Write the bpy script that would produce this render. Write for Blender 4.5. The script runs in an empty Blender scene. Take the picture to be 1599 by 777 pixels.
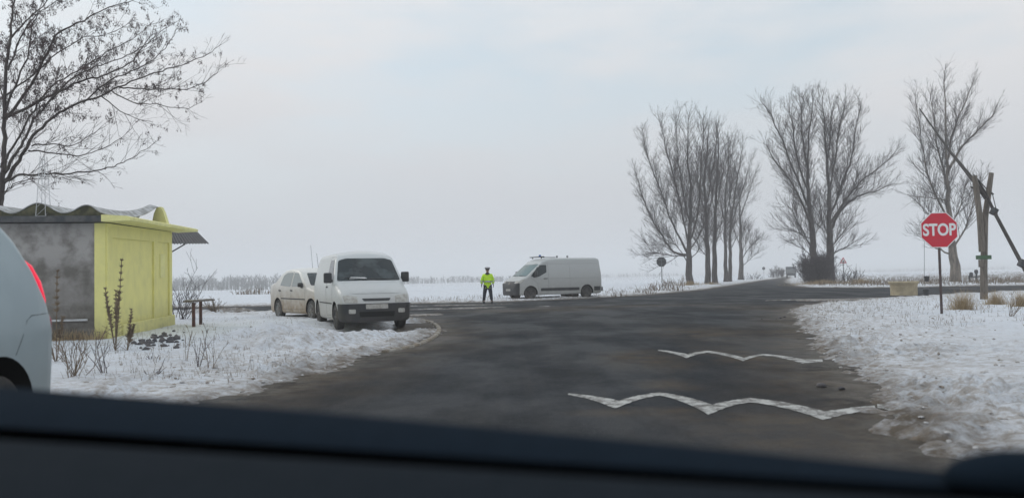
import bpy, bmesh, math, random
import numpy as np
from mathutils import Vector, Matrix
from mathutils.bvhtree import BVHTree

R = math.radians
random.seed(7)
sc = bpy.context.scene
col = sc.collection

# ------------------------------------------------------------------ camera
CH = 1.22
FPX, W0, H0 = 1255.0, 1599.0, 777.0
PITCH, ROLL = R(2.07), R(-1.12)
cam_d = bpy.data.cameras.new('camera')
cam = bpy.data.objects.new('camera', cam_d); col.objects.link(cam)
CM = Matrix.Rotation(math.pi/2 + PITCH, 4, 'X') @ Matrix.Rotation(ROLL, 4, 'Z')
cam.matrix_world = Matrix.Translation((0, 0, CH)) @ CM
cam_d.sensor_width = 36.0
cam_d.lens = 36.0 * FPX / W0
cam_d.clip_start = 0.05; cam_d.clip_end = 6000
cam_d.dof.use_dof = True
cam_d.dof.focus_distance = 32.0
cam_d.dof.aperture_fstop = 1.9
sc.camera = cam

# ------------------------------------------------------------------ light
SUN_EL, SUN_AZ = R(32), R(120)          # behind the cloud, up and to the left
w = bpy.data.worlds.new('World'); sc.world = w; w.use_nodes = True
nt = w.node_tree; nt.nodes.clear()
def N(t, tree=None, **k):
    n = (tree or nt).nodes.new(t)
    for a, b in k.items(): setattr(n, a, b)
    return n
out = N('ShaderNodeOutputWorld'); bg = N('ShaderNodeBackground')
sky = N('ShaderNodeTexSky', sky_type='NISHITA'); sky.sun_disc = False
sky.sun_elevation = SUN_EL; sky.sun_rotation = R(-60); sky.dust_density = 3.0; sky.air_density = 1.0
tc = N('ShaderNodeTexCoord'); mp = N('ShaderNodeMapping'); mp.inputs['Scale'].default_value = (1.0, 1.0, 3.6)
nz = N('ShaderNodeTexNoise'); nz.inputs['Scale'].default_value = 2.3; nz.inputs['Detail'].default_value = 6; nz.inputs['Roughness'].default_value = .5
nt.links.new(tc.outputs['Generated'], mp.inputs['Vector']); nt.links.new(mp.outputs[0], nz.inputs['Vector'])
sep = N('ShaderNodeSeparateXYZ'); nt.links.new(tc.outputs['Generated'], sep.inputs[0])
# cloud deck colour by elevation
cr = N('ShaderNodeValToRGB'); e = cr.color_ramp.elements
e[0].position = 0.0; e[0].color = (5.15, 5.38, 5.75, 1)
e[1].position = 1.0; e[1].color = (6.2, 6.6, 7.0, 1)
x = e.new(.10); x.color = (5.65, 5.82, 6.12, 1)
x = e.new(.22); x.color = (6.7, 6.75, 6.92, 1)
x = e.new(.36); x.color = (7.75, 7.75, 7.85, 1)
nt.links.new(sep.outputs[2], cr.inputs[0])
mask = N('ShaderNodeMapRange'); mask.inputs[1].default_value = .44; mask.inputs[2].default_value = .62
mask.inputs[3].default_value = 0.0; mask.inputs[4].default_value = .75
nt.links.new(nz.outputs['Fac'], mask.inputs[0])
el = N('ShaderNodeMapRange'); el.inputs[1].default_value = .05; el.inputs[2].default_value = .26
nt.links.new(sep.outputs[2], el.inputs[0])
mm = N('ShaderNodeMath', operation='MULTIPLY'); nt.links.new(mask.outputs[0], mm.inputs[0]); nt.links.new(el.outputs[0], mm.inputs[1])
skb = N('ShaderNodeMix', data_type='RGBA'); skb.inputs[0].default_value = .62      # thin cloud veils the blue gaps too
nt.links.new(sky.outputs[0], skb.inputs[6]); skb.inputs[7].default_value = (6.6, 8.0, 8.7, 1)
mx = N('ShaderNodeMix', data_type='RGBA'); nt.links.new(mm.outputs[0], mx.inputs[0])
nt.links.new(cr.outputs[0], mx.inputs[6]); nt.links.new(skb.outputs[2], mx.inputs[7])
nt.links.new(mx.outputs[2], bg.inputs[0]); bg.inputs[1].default_value = 0.112
nt.links.new(bg.outputs[0], out.inputs[0])

sun_d = bpy.data.lights.new('sun', 'SUN'); sun_d.energy = 0.55; sun_d.angle = R(14); sun_d.color = (1, .97, .92)
sun = bpy.data.objects.new('sun', sun_d); col.objects.link(sun)
sdir = Vector((-math.sin(R(60))*math.cos(SUN_EL), math.cos(R(60))*math.cos(SUN_EL), math.sin(SUN_EL)))
sun.rotation_euler = (-sdir).to_track_quat('-Z', 'Y').to_euler()
sc.view_settings.view_transform = 'Standard'; sc.view_settings.look = 'None'
sc.view_settings.exposure = 0.0; sc.view_settings.gamma = 1
sc.render.engine = 'CYCLES'
cy = sc.cycles
cy.use_denoising = True; cy.max_bounces = 6; cy.diffuse_bounces = 3; cy.glossy_bounces = 3
cy.transmission_bounces = 4; cy.volume_bounces = 3; cy.transparent_max_bounces = 6
cy.caustics_reflective = False; cy.caustics_refractive = False

# ------------------------------------------------------------------ pixel helpers (the photograph's own pixels -> places in the world)
def ray(u, v):
    return (CM.to_3x3() @ Vector(((u - 799.5)/FPX, -(v - 388.5)/FPX, -1.0)))
def G(u, v, z=0.0):
    d = ray(u, v); t = (z - CH)/d.z
    return Vector((d.x*t, d.y*t, z))
def P(u, v, Y):
    d = ray(u, v); t = Y/d.y
    return Vector((d.x*t, Y, CH + d.z*t))

# ------------------------------------------------------------------ object helpers
def tag(o, label=None, cat=None, group=None, kind=None):
    if label: o['label'] = label
    if cat: o['category'] = cat
    if group: o['group'] = group
    if kind: o['kind'] = kind
    return o
def empty(name, loc, rz=0.0, label=None, cat=None, group=None):
    o = bpy.data.objects.new(name, None); col.objects.link(o)
    o.location = loc; o.rotation_euler = (0, 0, rz); o.empty_display_size = .2
    return tag(o, label, cat, group)
def mobj(name, verts, faces, mat=None, parent=None, smooth=None):
    me = bpy.data.meshes.new(name); me.from_pydata([tuple(v) for v in verts], [], faces)
    me.validate(); me.update()
    return mlink(name, me, mat, parent, smooth)
def mlink(name, me, mat=None, parent=None, smooth=None):
    if mat: me.materials.append(mat)
    if smooth is not None:
        me.polygons.foreach_set('use_smooth', [True]*len(me.polygons))
        try: me.set_sharp_from_angle(angle=R(smooth))
        except Exception: pass
    o = bpy.data.objects.new(name, me); col.objects.link(o)
    if parent: o.parent = parent
    return o
def bobj(name, bm, mat=None, parent=None, smooth=None):
    bmesh.ops.recalc_face_normals(bm, faces=bm.faces)
    me = bpy.data.meshes.new(name); bm.to_mesh(me); bm.free()
    return mlink(name, me, mat, parent, smooth)
def box(bm, c, s, rot=None, bev=0.0):
    m = Matrix.Translation(c) @ (rot.to_4x4() if rot else Matrix()) @ Matrix.Diagonal((s[0], s[1], s[2], 1))
    r = bmesh.ops.create_cube(bm, size=1.0, matrix=m)
    if bev:
        es = {e for v in r['verts'] for e in v.link_edges}
        bmesh.ops.bevel(bm, geom=list(es), offset=bev, segments=2, affect='EDGES', profile=.6)
def boxes(name, lst, mat, parent=None, bev=0.0, smooth=None):
    bm = bmesh.new()
    for c, s in lst: box(bm, c, s, bev=bev)
    return bobj(name, bm, mat, parent, smooth)
def tube(bm, pts, rad, n=8, cap=True):
    pts = [Vector(p) for p in pts]
    if not hasattr(rad, '__len__'): rad = [rad]*len(pts)
    rings = []; up = None
    for i, p in enumerate(pts):
        t = (pts[min(i+1, len(pts)-1)] - pts[max(i-1, 0)]).normalized()
        if up is None: up = Vector((0, 0, 1)) if abs(t.z) < .9 else Vector((1, 0, 0))
        a = t.cross(up).normalized(); b = a.cross(t).normalized(); up = b
        rings.append([bm.verts.new(p + (a*math.cos(k*2*math.pi/n) + b*math.sin(k*2*math.pi/n))*rad[i]) for k in range(n)])
    for i in range(len(rings)-1):
        for k in range(n):
            bm.faces.new((rings[i][k], rings[i][(k+1) % n], rings[i+1][(k+1) % n], rings[i+1][k]))
    if cap:
        bm.faces.new(rings[0][::-1]); bm.faces.new(rings[-1])
def tubeobj(name, pts, rad, mat, parent=None, n=8):
    bm = bmesh.new(); tube(bm, pts, rad, n); return bobj(name, bm, mat, parent, 50)
def lathe(bm, prof, n=24, axis='Z', c=(0, 0, 0)):
    """prof: (r, h) list, revolved round the axis; open ends closed on the axis when r is 0."""
    c = Vector(c); rings = []
    for r, h in prof:
        rg = []
        for k in range(n):
            a = 2*math.pi*k/n; q = (r*math.cos(a), r*math.sin(a), h)
            if axis == 'Y': q = (q[0], q[2], q[1])
            if axis == 'X': q = (q[2], q[0], q[1])
            rg.append(bm.verts.new(c + Vector(q)))
        rings.append(rg)
    for i in range(len(rings)-1):
        for k in range(n):
            bm.faces.new((rings[i][k], rings[i][(k+1) % n], rings[i+1][(k+1) % n], rings[i+1][k]))
    return rings
def prism(bm, poly, y0, y1, M=None):
    """poly in (x, z), extruded along y."""
    M = M or Matrix()
    a = [bm.verts.new(M @ Vector((p[0], y0, p[1]))) for p in poly]
    b = [bm.verts.new(M @ Vector((p[0], y1, p[1]))) for p in poly]
    bm.faces.new(a); bm.faces.new(b[::-1])
    for i in range(len(poly)):
        j = (i+1) % len(poly); bm.faces.new((a[j], a[i], b[i], b[j]))

# ------------------------------------------------------------------ numpy noise
def _h(ix, iy, s):
    n = (ix.astype(np.int64)*374761393 + iy.astype(np.int64)*668265263 + s*1442695041) & 0xffffffff
    n = ((n ^ (n >> 13))*1274126177) & 0xffffffff
    return ((n ^ (n >> 16)) & 0xffff)/65535.0
def vn(x, y, s=0):
    ix, iy = np.floor(x), np.floor(y); fx, fy = x-ix, y-iy
    fx = fx*fx*(3-2*fx); fy = fy*fy*(3-2*fy)
    a, b, c, d = _h(ix, iy, s), _h(ix+1, iy, s), _h(ix, iy+1, s), _h(ix+1, iy+1, s)
    return a*(1-fx)*(1-fy) + b*fx*(1-fy) + c*(1-fx)*fy + d*fx*fy
def fbm(x, y, o=4, s=0, g=.5):
    v = 0; a = 1; t = 0
    for i in range(o):
        v = v + a*vn(x*2**i + 17.3*i, y*2**i - 9.1*i, s+i); t += a; a *= g
    return v/t
def sstep(a, b, x):
    t = np.clip((x-a)/(b-a), 0, 1); return t*t*(3-2*t)

# ------------------------------------------------------------------ materials
def mat(name, base, rough=.6, c2=None, scale=4.0, detail=6, ramp=(.4, .6), bump=0.0, bscale=None, metal=0.0, spec=.5,
        coat=0.0, emis=None, emstr=0.0, stretch=(1, 1, 1), dirt=None, coords='Object', rough2=None):
    m = bpy.data.materials.new(name); m.use_nodes = True; t = m.node_tree; b = t.nodes['Principled BSDF']
    L = t.links.new
    b.inputs['Base Color'].default_value = (*base, 1); b.inputs['Roughness'].default_value = rough
    b.inputs['Metallic'].default_value = metal; b.inputs['Specular IOR Level'].default_value = spec
    b.inputs['Coat Weight'].default_value = coat; b.inputs['Coat Roughness'].default_value = .12
    if emis: b.inputs['Emission Color'].default_value = (*emis, 1); b.inputs['Emission Strength'].default_value = emstr
    tc = N('ShaderNodeTexCoord', t); mp = N('ShaderNodeMapping', t); mp.inputs['Scale'].default_value = stretch
    L(tc.outputs[coords], mp.inputs[0]); vec = mp.outputs[0]
    colour = None
    if c2 is not None:
        n = N('ShaderNodeTexNoise', t); n.inputs['Scale'].default_value = scale; n.inputs['Detail'].default_value = detail
        n.inputs['Roughness'].default_value = .6
        L(vec, n.inputs['Vector'])
        mr = N('ShaderNodeMapRange', t); mr.inputs[1].default_value = ramp[0]; mr.inputs[2].default_value = ramp[1]; L(n.outputs['Fac'], mr.inputs[0])
        mx = N('ShaderNodeMix', t, data_type='RGBA'); L(mr.outputs[0], mx.inputs[0])
        mx.inputs[6].default_value = (*base, 1); mx.inputs[7].default_value = (*c2, 1)
        colour = mx.outputs[2]
        if rough2 is not None:
            rr = N('ShaderNodeMapRange', t); rr.inputs[3].default_value = rough; rr.inputs[4].default_value = rough2
            L(mr.outputs[0], rr.inputs[0]); L(rr.outputs[0], b.inputs['Roughness'])
    if dirt:   # (colour, z_full, z_none, strength): spray of road mud that thins out upwards, broken by noise
        dc, z0, z1, ds = dirt
        s = N('ShaderNodeSeparateXYZ', t); L(tc.outputs['Object'], s.inputs[0])
        mr = N('ShaderNodeMapRange', t); mr.inputs[1].default_value = z1; mr.inputs[2].default_value = z0
        mr.inputs[3].default_value = 0; mr.inputs[4].default_value = ds; L(s.outputs[2], mr.inputs[0])
        n = N('ShaderNodeTexNoise', t); n.inputs['Scale'].default_value = 5; n.inputs['Detail'].default_value = 7; n.inputs['Roughness'].default_value = .7
        L(tc.outputs['Object'], n.inputs['Vector'])
        nr = N('ShaderNodeMapRange', t); nr.inputs[1].default_value = .3; nr.inputs[2].default_value = .7; nr.inputs[3].default_value = .55; nr.inputs[4].default_value = 1.15
        L(n.outputs['Fac'], nr.inputs[0])
        mu = N('ShaderNodeMath', t, operation='MULTIPLY', use_clamp=True); L(mr.outputs[0], mu.inputs[0]); L(nr.outputs[0], mu.inputs[1])
        mx = N('ShaderNodeMix', t, data_type='RGBA'); L(mu.outputs[0], mx.inputs[0])
        if colour: L(colour, mx.inputs[6])
        else: mx.inputs[6].default_value = (*base, 1)
        mx.inputs[7].default_value = (*dc, 1); colour = mx.outputs[2]
        rr = N('ShaderNodeMapRange', t); rr.inputs[3].default_value = rough; rr.inputs[4].default_value = .8
        L(mu.outputs[0], rr.inputs[0]); L(rr.outputs[0], b.inputs['Roughness'])
        cc = N('ShaderNodeMapRange', t); cc.inputs[3].default_value = coat; cc.inputs[4].default_value = 0
        L(mu.outputs[0], cc.inputs[0]); L(cc.outputs[0], b.inputs['Coat Weight'])
    if colour: L(colour, b.inputs['Base Color'])
    if bump:
        n = N('ShaderNodeTexNoise', t); n.inputs['Scale'].default_value = bscale or scale*2; n.inputs['Detail'].default_value = 5
        L(vec, n.inputs['Vector'])
        bp = N('ShaderNodeBump', t); bp.inputs['Strength'].default_value = 1.0; bp.inputs['Distance'].default_value = bump
        L(n.outputs['Fac'], bp.inputs['Height']); L(bp.outputs[0], b.inputs['Normal'])
    return m

BROWN = (.27, .2, .14)
M = dict(
    bark=mat('bark', (.05, .04, .037), .9, (.10, .085, .075), 3, stretch=(3, 3, .6), bump=.02),
    bark_pale=mat('bark_pale', (.09, .075, .062), .9, (.24, .2, .16), 2.5, stretch=(2, 2, .5), bump=.03),
    twig=mat('twig', (.070, .048, .043), .9, (.042, .031, .030), 2),
    seed=mat('seed', (.05, .03, .033), .9, (.085, .055, .05), 3),
    dry=mat('dry_grass', (.50, .385, .23), .9, (.34, .25, .15), 3),
    weed=mat('weed', (.13, .095, .065), .9, (.24, .18, .12), 4),
    plaster=mat('grey_plaster', (.38, .365, .35), .9, (.17, .16, .145), 1.7, 12, (.46, .62), bump=.02, bscale=9, dirt=((.085, .075, .06), .45, 2.0, .9)),
    yellow=mat('yellow_paint', (.84, .79, .30), .8, (.74, .70, .28), 2.5, 8, (.4, .7), bump=.006, bscale=14, dirt=((.3, .29, .17), .1, .9, .5)),
    yellow2=mat('yellow_paint_roof', (.84, .81, .35), .8, (.72, .69, .31), 3, 8, bump=.004, bscale=14),
    fascia=mat('roof_edge', (.05, .055, .06), .8, (.1, .1, .1), 5),
    moss=mat('mossy_cement', (.12, .115, .065), .95, (.055, .055, .035), 6, bump=.01),
    shell=mat('weathered_shell', (.56, .57, .58), .8, (.30, .30, .29), 5, bump=.02),
    sheet=mat('corrugated_sheet', (.022, .025, .036), .7, (.035, .04, .05), 5),
    white=mat('white_paint', (.60, .625, .635), .35, coat=.3, dirt=((.33, .29, .24), .15, 1.2, .75)),
    whitevan=mat('white_van_paint', (.52, .54, .54), .4, coat=.25, dirt=((.30, .28, .25), .2, 1.8, .6)),
    beige=mat('muddy_white_paint', (.78, .78, .75), .4, coat=.3, dirt=((.34, .255, .165), .35, 1.35, 1.0)),
    silver=mat('pale_blue_paint', (.36, .45, .49), .42, (.33, .415, .455), 3, metal=.0, coat=.45, dirt=((.36, .37, .36), .3, 1.2, .6)),
    black=mat('black_plastic', (.03, .032, .035), .6, (.05, .05, .052), 6),
    bumper=mat('dark_bumper', (.022, .025, .03), .65, (.035, .035, .037), 5, dirt=((.08, .07, .06), .1, .6, .5)),
    rubber=mat('rubber', (.03, .03, .03), .85, (.09, .08, .07), 5),
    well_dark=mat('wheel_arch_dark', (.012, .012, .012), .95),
    rim=mat('rim', (.32, .32, .31), .5, (.2, .18, .16), 6, metal=.5),
    rim_dark=mat('dark_rim', (.07, .07, .075), .6, (.12, .11, .1), 6, metal=.3),
    glass=mat('dark_glass', (.012, .02, .024), .06, (.055, .07, .075), 1.6, 3, (.5, .62), spec=.6),  # paler noise patches paint reflections into the glass colour
    glass_mid=mat('painted_bright_glass', (.30, .34, .34), .08, spec=.6),  # opaque pale grey paints the brightness seen through clear saloon windows
    glass_teal=mat('teal_reflection_glass', (.06, .13, .13), .06, spec=.7),  # greenish windshield reflection put into the base colour
    lamp=mat('headlamp_glass', (.5, .5, .47), .15, (.35, .33, .3), 12, spec=.7),
    orange=mat('orange_lens', (.6, .25, .08), .3),
    red=mat('tail_lamp', (.55, .02, .03), .15, emis=(1, .035, .09), emstr=.75),
    reddark=mat('tail_lamp_unlit', (.33, .015, .03), .15),
    redsign=mat('red_sign', (.60, .012, .035), .45, (.55, .02, .045), 8),
    whitesign=mat('white_sign', (.78, .78, .78), .5),
    signback=mat('sign_back', (.055, .06, .065), .6, (.09, .09, .09), 8),
    pole=mat('pole_paint', (.05, .035, .04), .6, (.09, .06, .05), 8),
    steel=mat('grey_steel', (.18, .19, .2), .5, (.25, .25, .25), 6, metal=.4),
    steelw=mat('white_steel', (.6, .62, .63), .5, (.45, .45, .45), 6),
    wood=mat('grey_wood', (.20, .17, .14), .9, (.10, .085, .07), 5, stretch=(5, 5, .5), bump=.015),
    wooddark=mat('dark_wood', (.06, .05, .045), .9, (.035, .03, .03), 5, stretch=(5, 5, .5)),
    redpost=mat('rusty_post', (.12, .05, .04), .8, (.07, .04, .035), 6),
    green=mat('green_board', (.07, .14, .07), .7, (.05, .09, .05), 5),
    concrete=mat('cream_concrete', (.62, .53, .36), .9, (.50, .42, .28), 3, 8, bump=.02),
    kerbc=mat('kerb_concrete', (.20, .165, .12), .9, (.34, .32, .29), 3.2, 8, (.45, .6), bump=.015),
    rubble=mat('rubble_dark', (.07, .07, .08), .9, (.13, .12, .12), 5, bump=.02),
    clod=mat('snow_clod', (.66, .67, .69), .8, (.27, .23, .19), 5, 6, (.40, .60), bump=.01, bscale=20),
    dash=mat('dashboard_plastic', (.0095, .0165, .0255), .95, (.0105, .018, .028), 40, spec=.04, bump=.0006, bscale=300),
    dash2=mat('dashboard_plastic_grey', (.015, .020, .0255), .95, (.017, .022, .028), 40, spec=.04, bump=.0006, bscale=300),
    dashgap=mat('painted_slot_shade', (.0012, .0014, .0016), .95, spec=.0),  # near-black without specular: shade inside the gap put into the colour
    lime=mat('lime_jacket', (.66, 1.0, .03), .7, (.56, .95, .02), 9, bump=.01, bscale=12),
    reflect=mat('reflective_tape', (.55, .57, .58), .4),
    navy=mat('navy_cloth', (.018, .022, .035), .85, (.03, .035, .05), 8),
    skin=mat('skin', (.42, .25, .19), .6),
    capw=mat('cap_white', (.55, .54, .56), .7),
    truck=mat('truck_tarp', (.10, .115, .125), .8, (.07, .08, .09), 3),
    blue=mat('blue_dome', (.03, .12, .35), .2),
    brush=mat('brush', (.09, .07, .075), .95, (.05, .04, .045), 3),
    farwood=mat('far_trees', (.06, .06, .06), .95, (.09, .085, .08), .15),
    plate=mat('number_plate', (.42, .41, .39), .5, (.3, .28, .25), 8),
)

# ------------------------------------------------------------------ the road outline
def g2(u, v):
    p = G(u, v); return (p.x, p.y)
edge = [(3.0, -30), (2.75, 0), (2.85, 4.2)]
edge += [g2(*p) for p in [(1495, 712), (1452, 686), (1412, 655), (1372, 621), (1330, 590), (1290, 560), (1262, 532), (1247, 512), (1237, 495),
                          (1237, 484), (1252, 477), (1285, 473.5), (1335, 469.5), (1400, 464.5), (1450, 461.5), (1500, 459), (1599, 455)]]
edge += [(60, 42), (400, 42), (400, 57)]
edge += [g2(1599, 445.5), g2(1500, 446.5), g2(1420, 448.3), g2(1350, 449), g2(1262, 448.5), g2(1240, 446), g2(1229, 441.5), g2(1227, 437)]
rdir = Vector((40, 117)).normalized(); q = Vector(g2(1233, 433.5))
edge += [tuple(q), tuple(q + rdir*900)]
q2 = Vector(g2(1221, 433.2)); edge += [tuple(q2 + rdir*900), tuple(q2)]
edge += [g2(1190, 437.4), g2(1150, 444), g2(1100, 451.5), g2(1050, 456.5), g2(1000, 460.5), g2(960, 463), g2(900, 466.2), g2(830, 469), g2(760, 471.5), g2(700, 472.5), g2(640, 474)]
edge += [g2(428, 477), g2(343, 478.7), g2(267, 480), (-80, 42.5), (-400, 44), (-400, 35), (-60, 35.2)]
edge += [g2(267, 487.5), g2(352, 489), g2(400, 490.5), g2(440, 490), g2(500, 489), g2(580, 491), g2(640, 497), g2(662, 500.5), g2(678, 506), g2(685, 513), g2(683, 521), g2(672, 530), g2(645, 541)]
edge += [g2(604, 549.5), g2(562, 561), g2(518, 575), g2(466, 594), g2(410, 613), (-3.3, 8.2), (-4.6, 7.6), (-6.2, 6.8), (-6.2, -30)]
EP = np.array(edge)
def sdf(x, y):
    d = np.full(x.shape, 1e9); ins = np.zeros(x.shape, bool); n = len(EP)
    for i in range(n):
        a, b = EP[i], EP[(i+1) % n]; ab = b - a
        t = np.clip(((x-a[0])*ab[0] + (y-a[1])*ab[1])/(ab@ab + 1e-12), 0, 1)
        d = np.minimum(d, np.hypot(x-a[0]-t*ab[0], y-a[1]-t*ab[1]))
        if a[1] != b[1]:
            c = ((a[1] > y) != (b[1] > y)) & (x < (b[0]-a[0])*(y-a[1])/(b[1]-a[1]) + a[0]); ins ^= c
    return np.where(ins, -d, d)       # negative on the asphalt
def relief(x, y):
    r = -1.5*sstep(70, 330, y)*sstep(140, -120, x) + .5*(fbm(x/90, y/90, 2, 5)-.5)*sstep(60, 200, y)
    r = r - 1.2*sstep(60, 300, -y)*0
    # left field drops a little from the road
    r = r + 1.0*sstep(400, 1500, np.hypot(x, y))*.0
    return r
def ell(x, y, c, rx, ry, a=0.0):
    dx, dy = x-c[0], y-c[1]; ca, sa = math.cos(a), math.sin(a)
    return np.hypot((dx*ca+dy*sa)/rx, (-dx*sa+dy*ca)/ry)
def axis(parts):
    o = []
    for a, b, s in parts: o += list(np.arange(a, b, s))
    return o
def grow_axis(v0, s0, end, f):
    o = []; v, s = v0, s0
    while abs(v) < abs(end): o.append(v); s *= f; v += s if end > v0 else -s
    o.append(end); return o
FARD = 2400
xs = np.array(sorted(set(np.round(grow_axis(-10.0, .075, -FARD, 1.045) + axis([(-9.93, 1.5, .07), (1.5, 7, .045), (7, 13, .075)]) + grow_axis(13.0, .075, FARD, 1.045), 4))))
ys = np.array(sorted(set(np.round([-60, -30, -15, -5] + axis([(-2, 4, .5), (4, 13, .05), (13, 25, .085), (25, 60, .13), (60, 115, .3)]) + grow_axis(115, .3, FARD, 1.06), 4))))
X, Y = np.meshgrid(xs, ys)
SD = sdf(X, Y)
n1 = fbm(X*1.1, Y*1.1, 4, 1); n2 = fbm(X*4.5, Y*4.5, 3, 11); n3 = fbm(X*.35, Y*.35, 3, 21)
jag = SD + .24 + (n1-.5)*.55 + (n2-.5)*.5 + (fbm(X*12, Y*12, 2, 81)-.5)*.25                     # ragged edge
rough = (np.exp(-np.clip(SD-.8, 0, None)/(2.2+1.6*(X > 0)))*(.35+1.3*sstep(.35, .7, n1)))*sstep(-.1, .4, SD) + .14
n5 = fbm(X*9, Y*9, 2, 61)
ridge = 1-np.abs(2*fbm(X*3.1, Y*3.1, 3, 41)-1)
H = -.06 + .11*sstep(-.22, .75, jag) + .05*sstep(.3, 3, SD) + rough*(.045*(n2-.5) + .075*(n5-.5)*(.5+1.0*sstep(.4, .6, n1)) + .04*(n1-.5)) + .035*(n3-.5)*sstep(.2, 2, SD)
# heaps thrown up by the plough along the left verge and behind the parked cars
def heap(c, rx, ry, a, h):
    global H
    r = ell(X, Y, c, rx, ry, a); H = H + h*np.clip(1-r*r, 0, 1)*(.45+1.1*n2)
heap(g2(430, 538), 1.5, .8, .9, .30); heap(g2(480, 545), 1.3, .6, .9, .22); heap(g2(560, 531), 1.2, .5, .9, .12); heap(g2(390, 550), .9, .6, .9, .14)
heap(g2(1452, 672), .55, .45, 0, .14); heap(g2(370, 488.5), 1.1, .6, 0, .28); heap(g2(290, 492), 1.2, .6, 0, .16); heap(g2(420, 492.5), 1.6, .5, 0, .12)
# trodden and driven ground under the parked van
for c, rx, ry in [(g2(570, 514), 1.75, 2.1), (g2(500, 522), .9, .8), (g2(640, 508), .9, 1.2)]:
    r = ell(X, Y, c, rx, ry); H = H - .17*np.clip(1.25-r, 0, 1)*(.55+.9*n1)
# thin slush left lying on the asphalt
def slush(c, rx, ry, a=0, th=.5, k=.5):
    global H
    r = ell(X, Y, c, rx, ry, a); s = fbm(X*1.3/max(rx, 1)*2.2, Y*2.6, 4, 71)
    t = sstep(th, th+.16, s + k*(1-r) - .25*sstep(.7, 1.2, r)) * (r < 1.3)
    H = np.where((SD < .3) & (t > 0), np.maximum(H, -.045 + .065*t), H)
slush(g2(720, 481), 4.6, 1.3, 0, .62, .3); slush(g2(700, 476.5), 5.5, .8, 0, .62, .3)
slush(g2(1310, 467.5), 4.2, 1.6, 0, .55, .35); slush(g2(640, 492), 1.5, 1.2, 0, .6)
slush(g2(1395, 645), .35, .3, 0, .55, .4)
H = H + relief(X, Y)*sstep(3, 30, SD)
H = np.where(SD < -.9, np.minimum(H, .03), H)
verts = np.stack([X, Y, H], -1).reshape(-1, 3)
nx, ny = len(xs), len(ys)
idx = np.arange(nx*ny).reshape(ny, nx)
quads = np.stack([idx[:-1, :-1], idx[:-1, 1:], idx[1:, 1:], idx[1:, :-1]], -1).reshape(-1, 4)
def grid_mesh(name, V, Q, attrs, m):
    used = np.unique(Q); remap = np.full(len(V), -1); remap[used] = np.arange(len(used)); V = V[used]; Q = remap[Q]
    me = bpy.data.meshes.new(name); me.vertices.add(len(V)); me.vertices.foreach_set('co', V.astype(np.float32).ravel())
    me.loops.add(Q.size); me.loops.foreach_set('vertex_index', Q.astype(np.int32).ravel())
    me.polygons.add(len(Q)); me.polygons.foreach_set('loop_start', np.arange(0, Q.size, Q.shape[1], dtype=np.int32))
    me.polygons.foreach_set('loop_total', np.full(len(Q), Q.shape[1], np.int32))
    me.update(calc_edges=True)
    for k, a in attrs.items():
        at = me.attributes.new(k, 'FLOAT', 'POINT'); at.data.foreach_set('value', a.ravel()[used].astype(np.float32))
    return mlink(name, me, m, None, 180)

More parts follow.
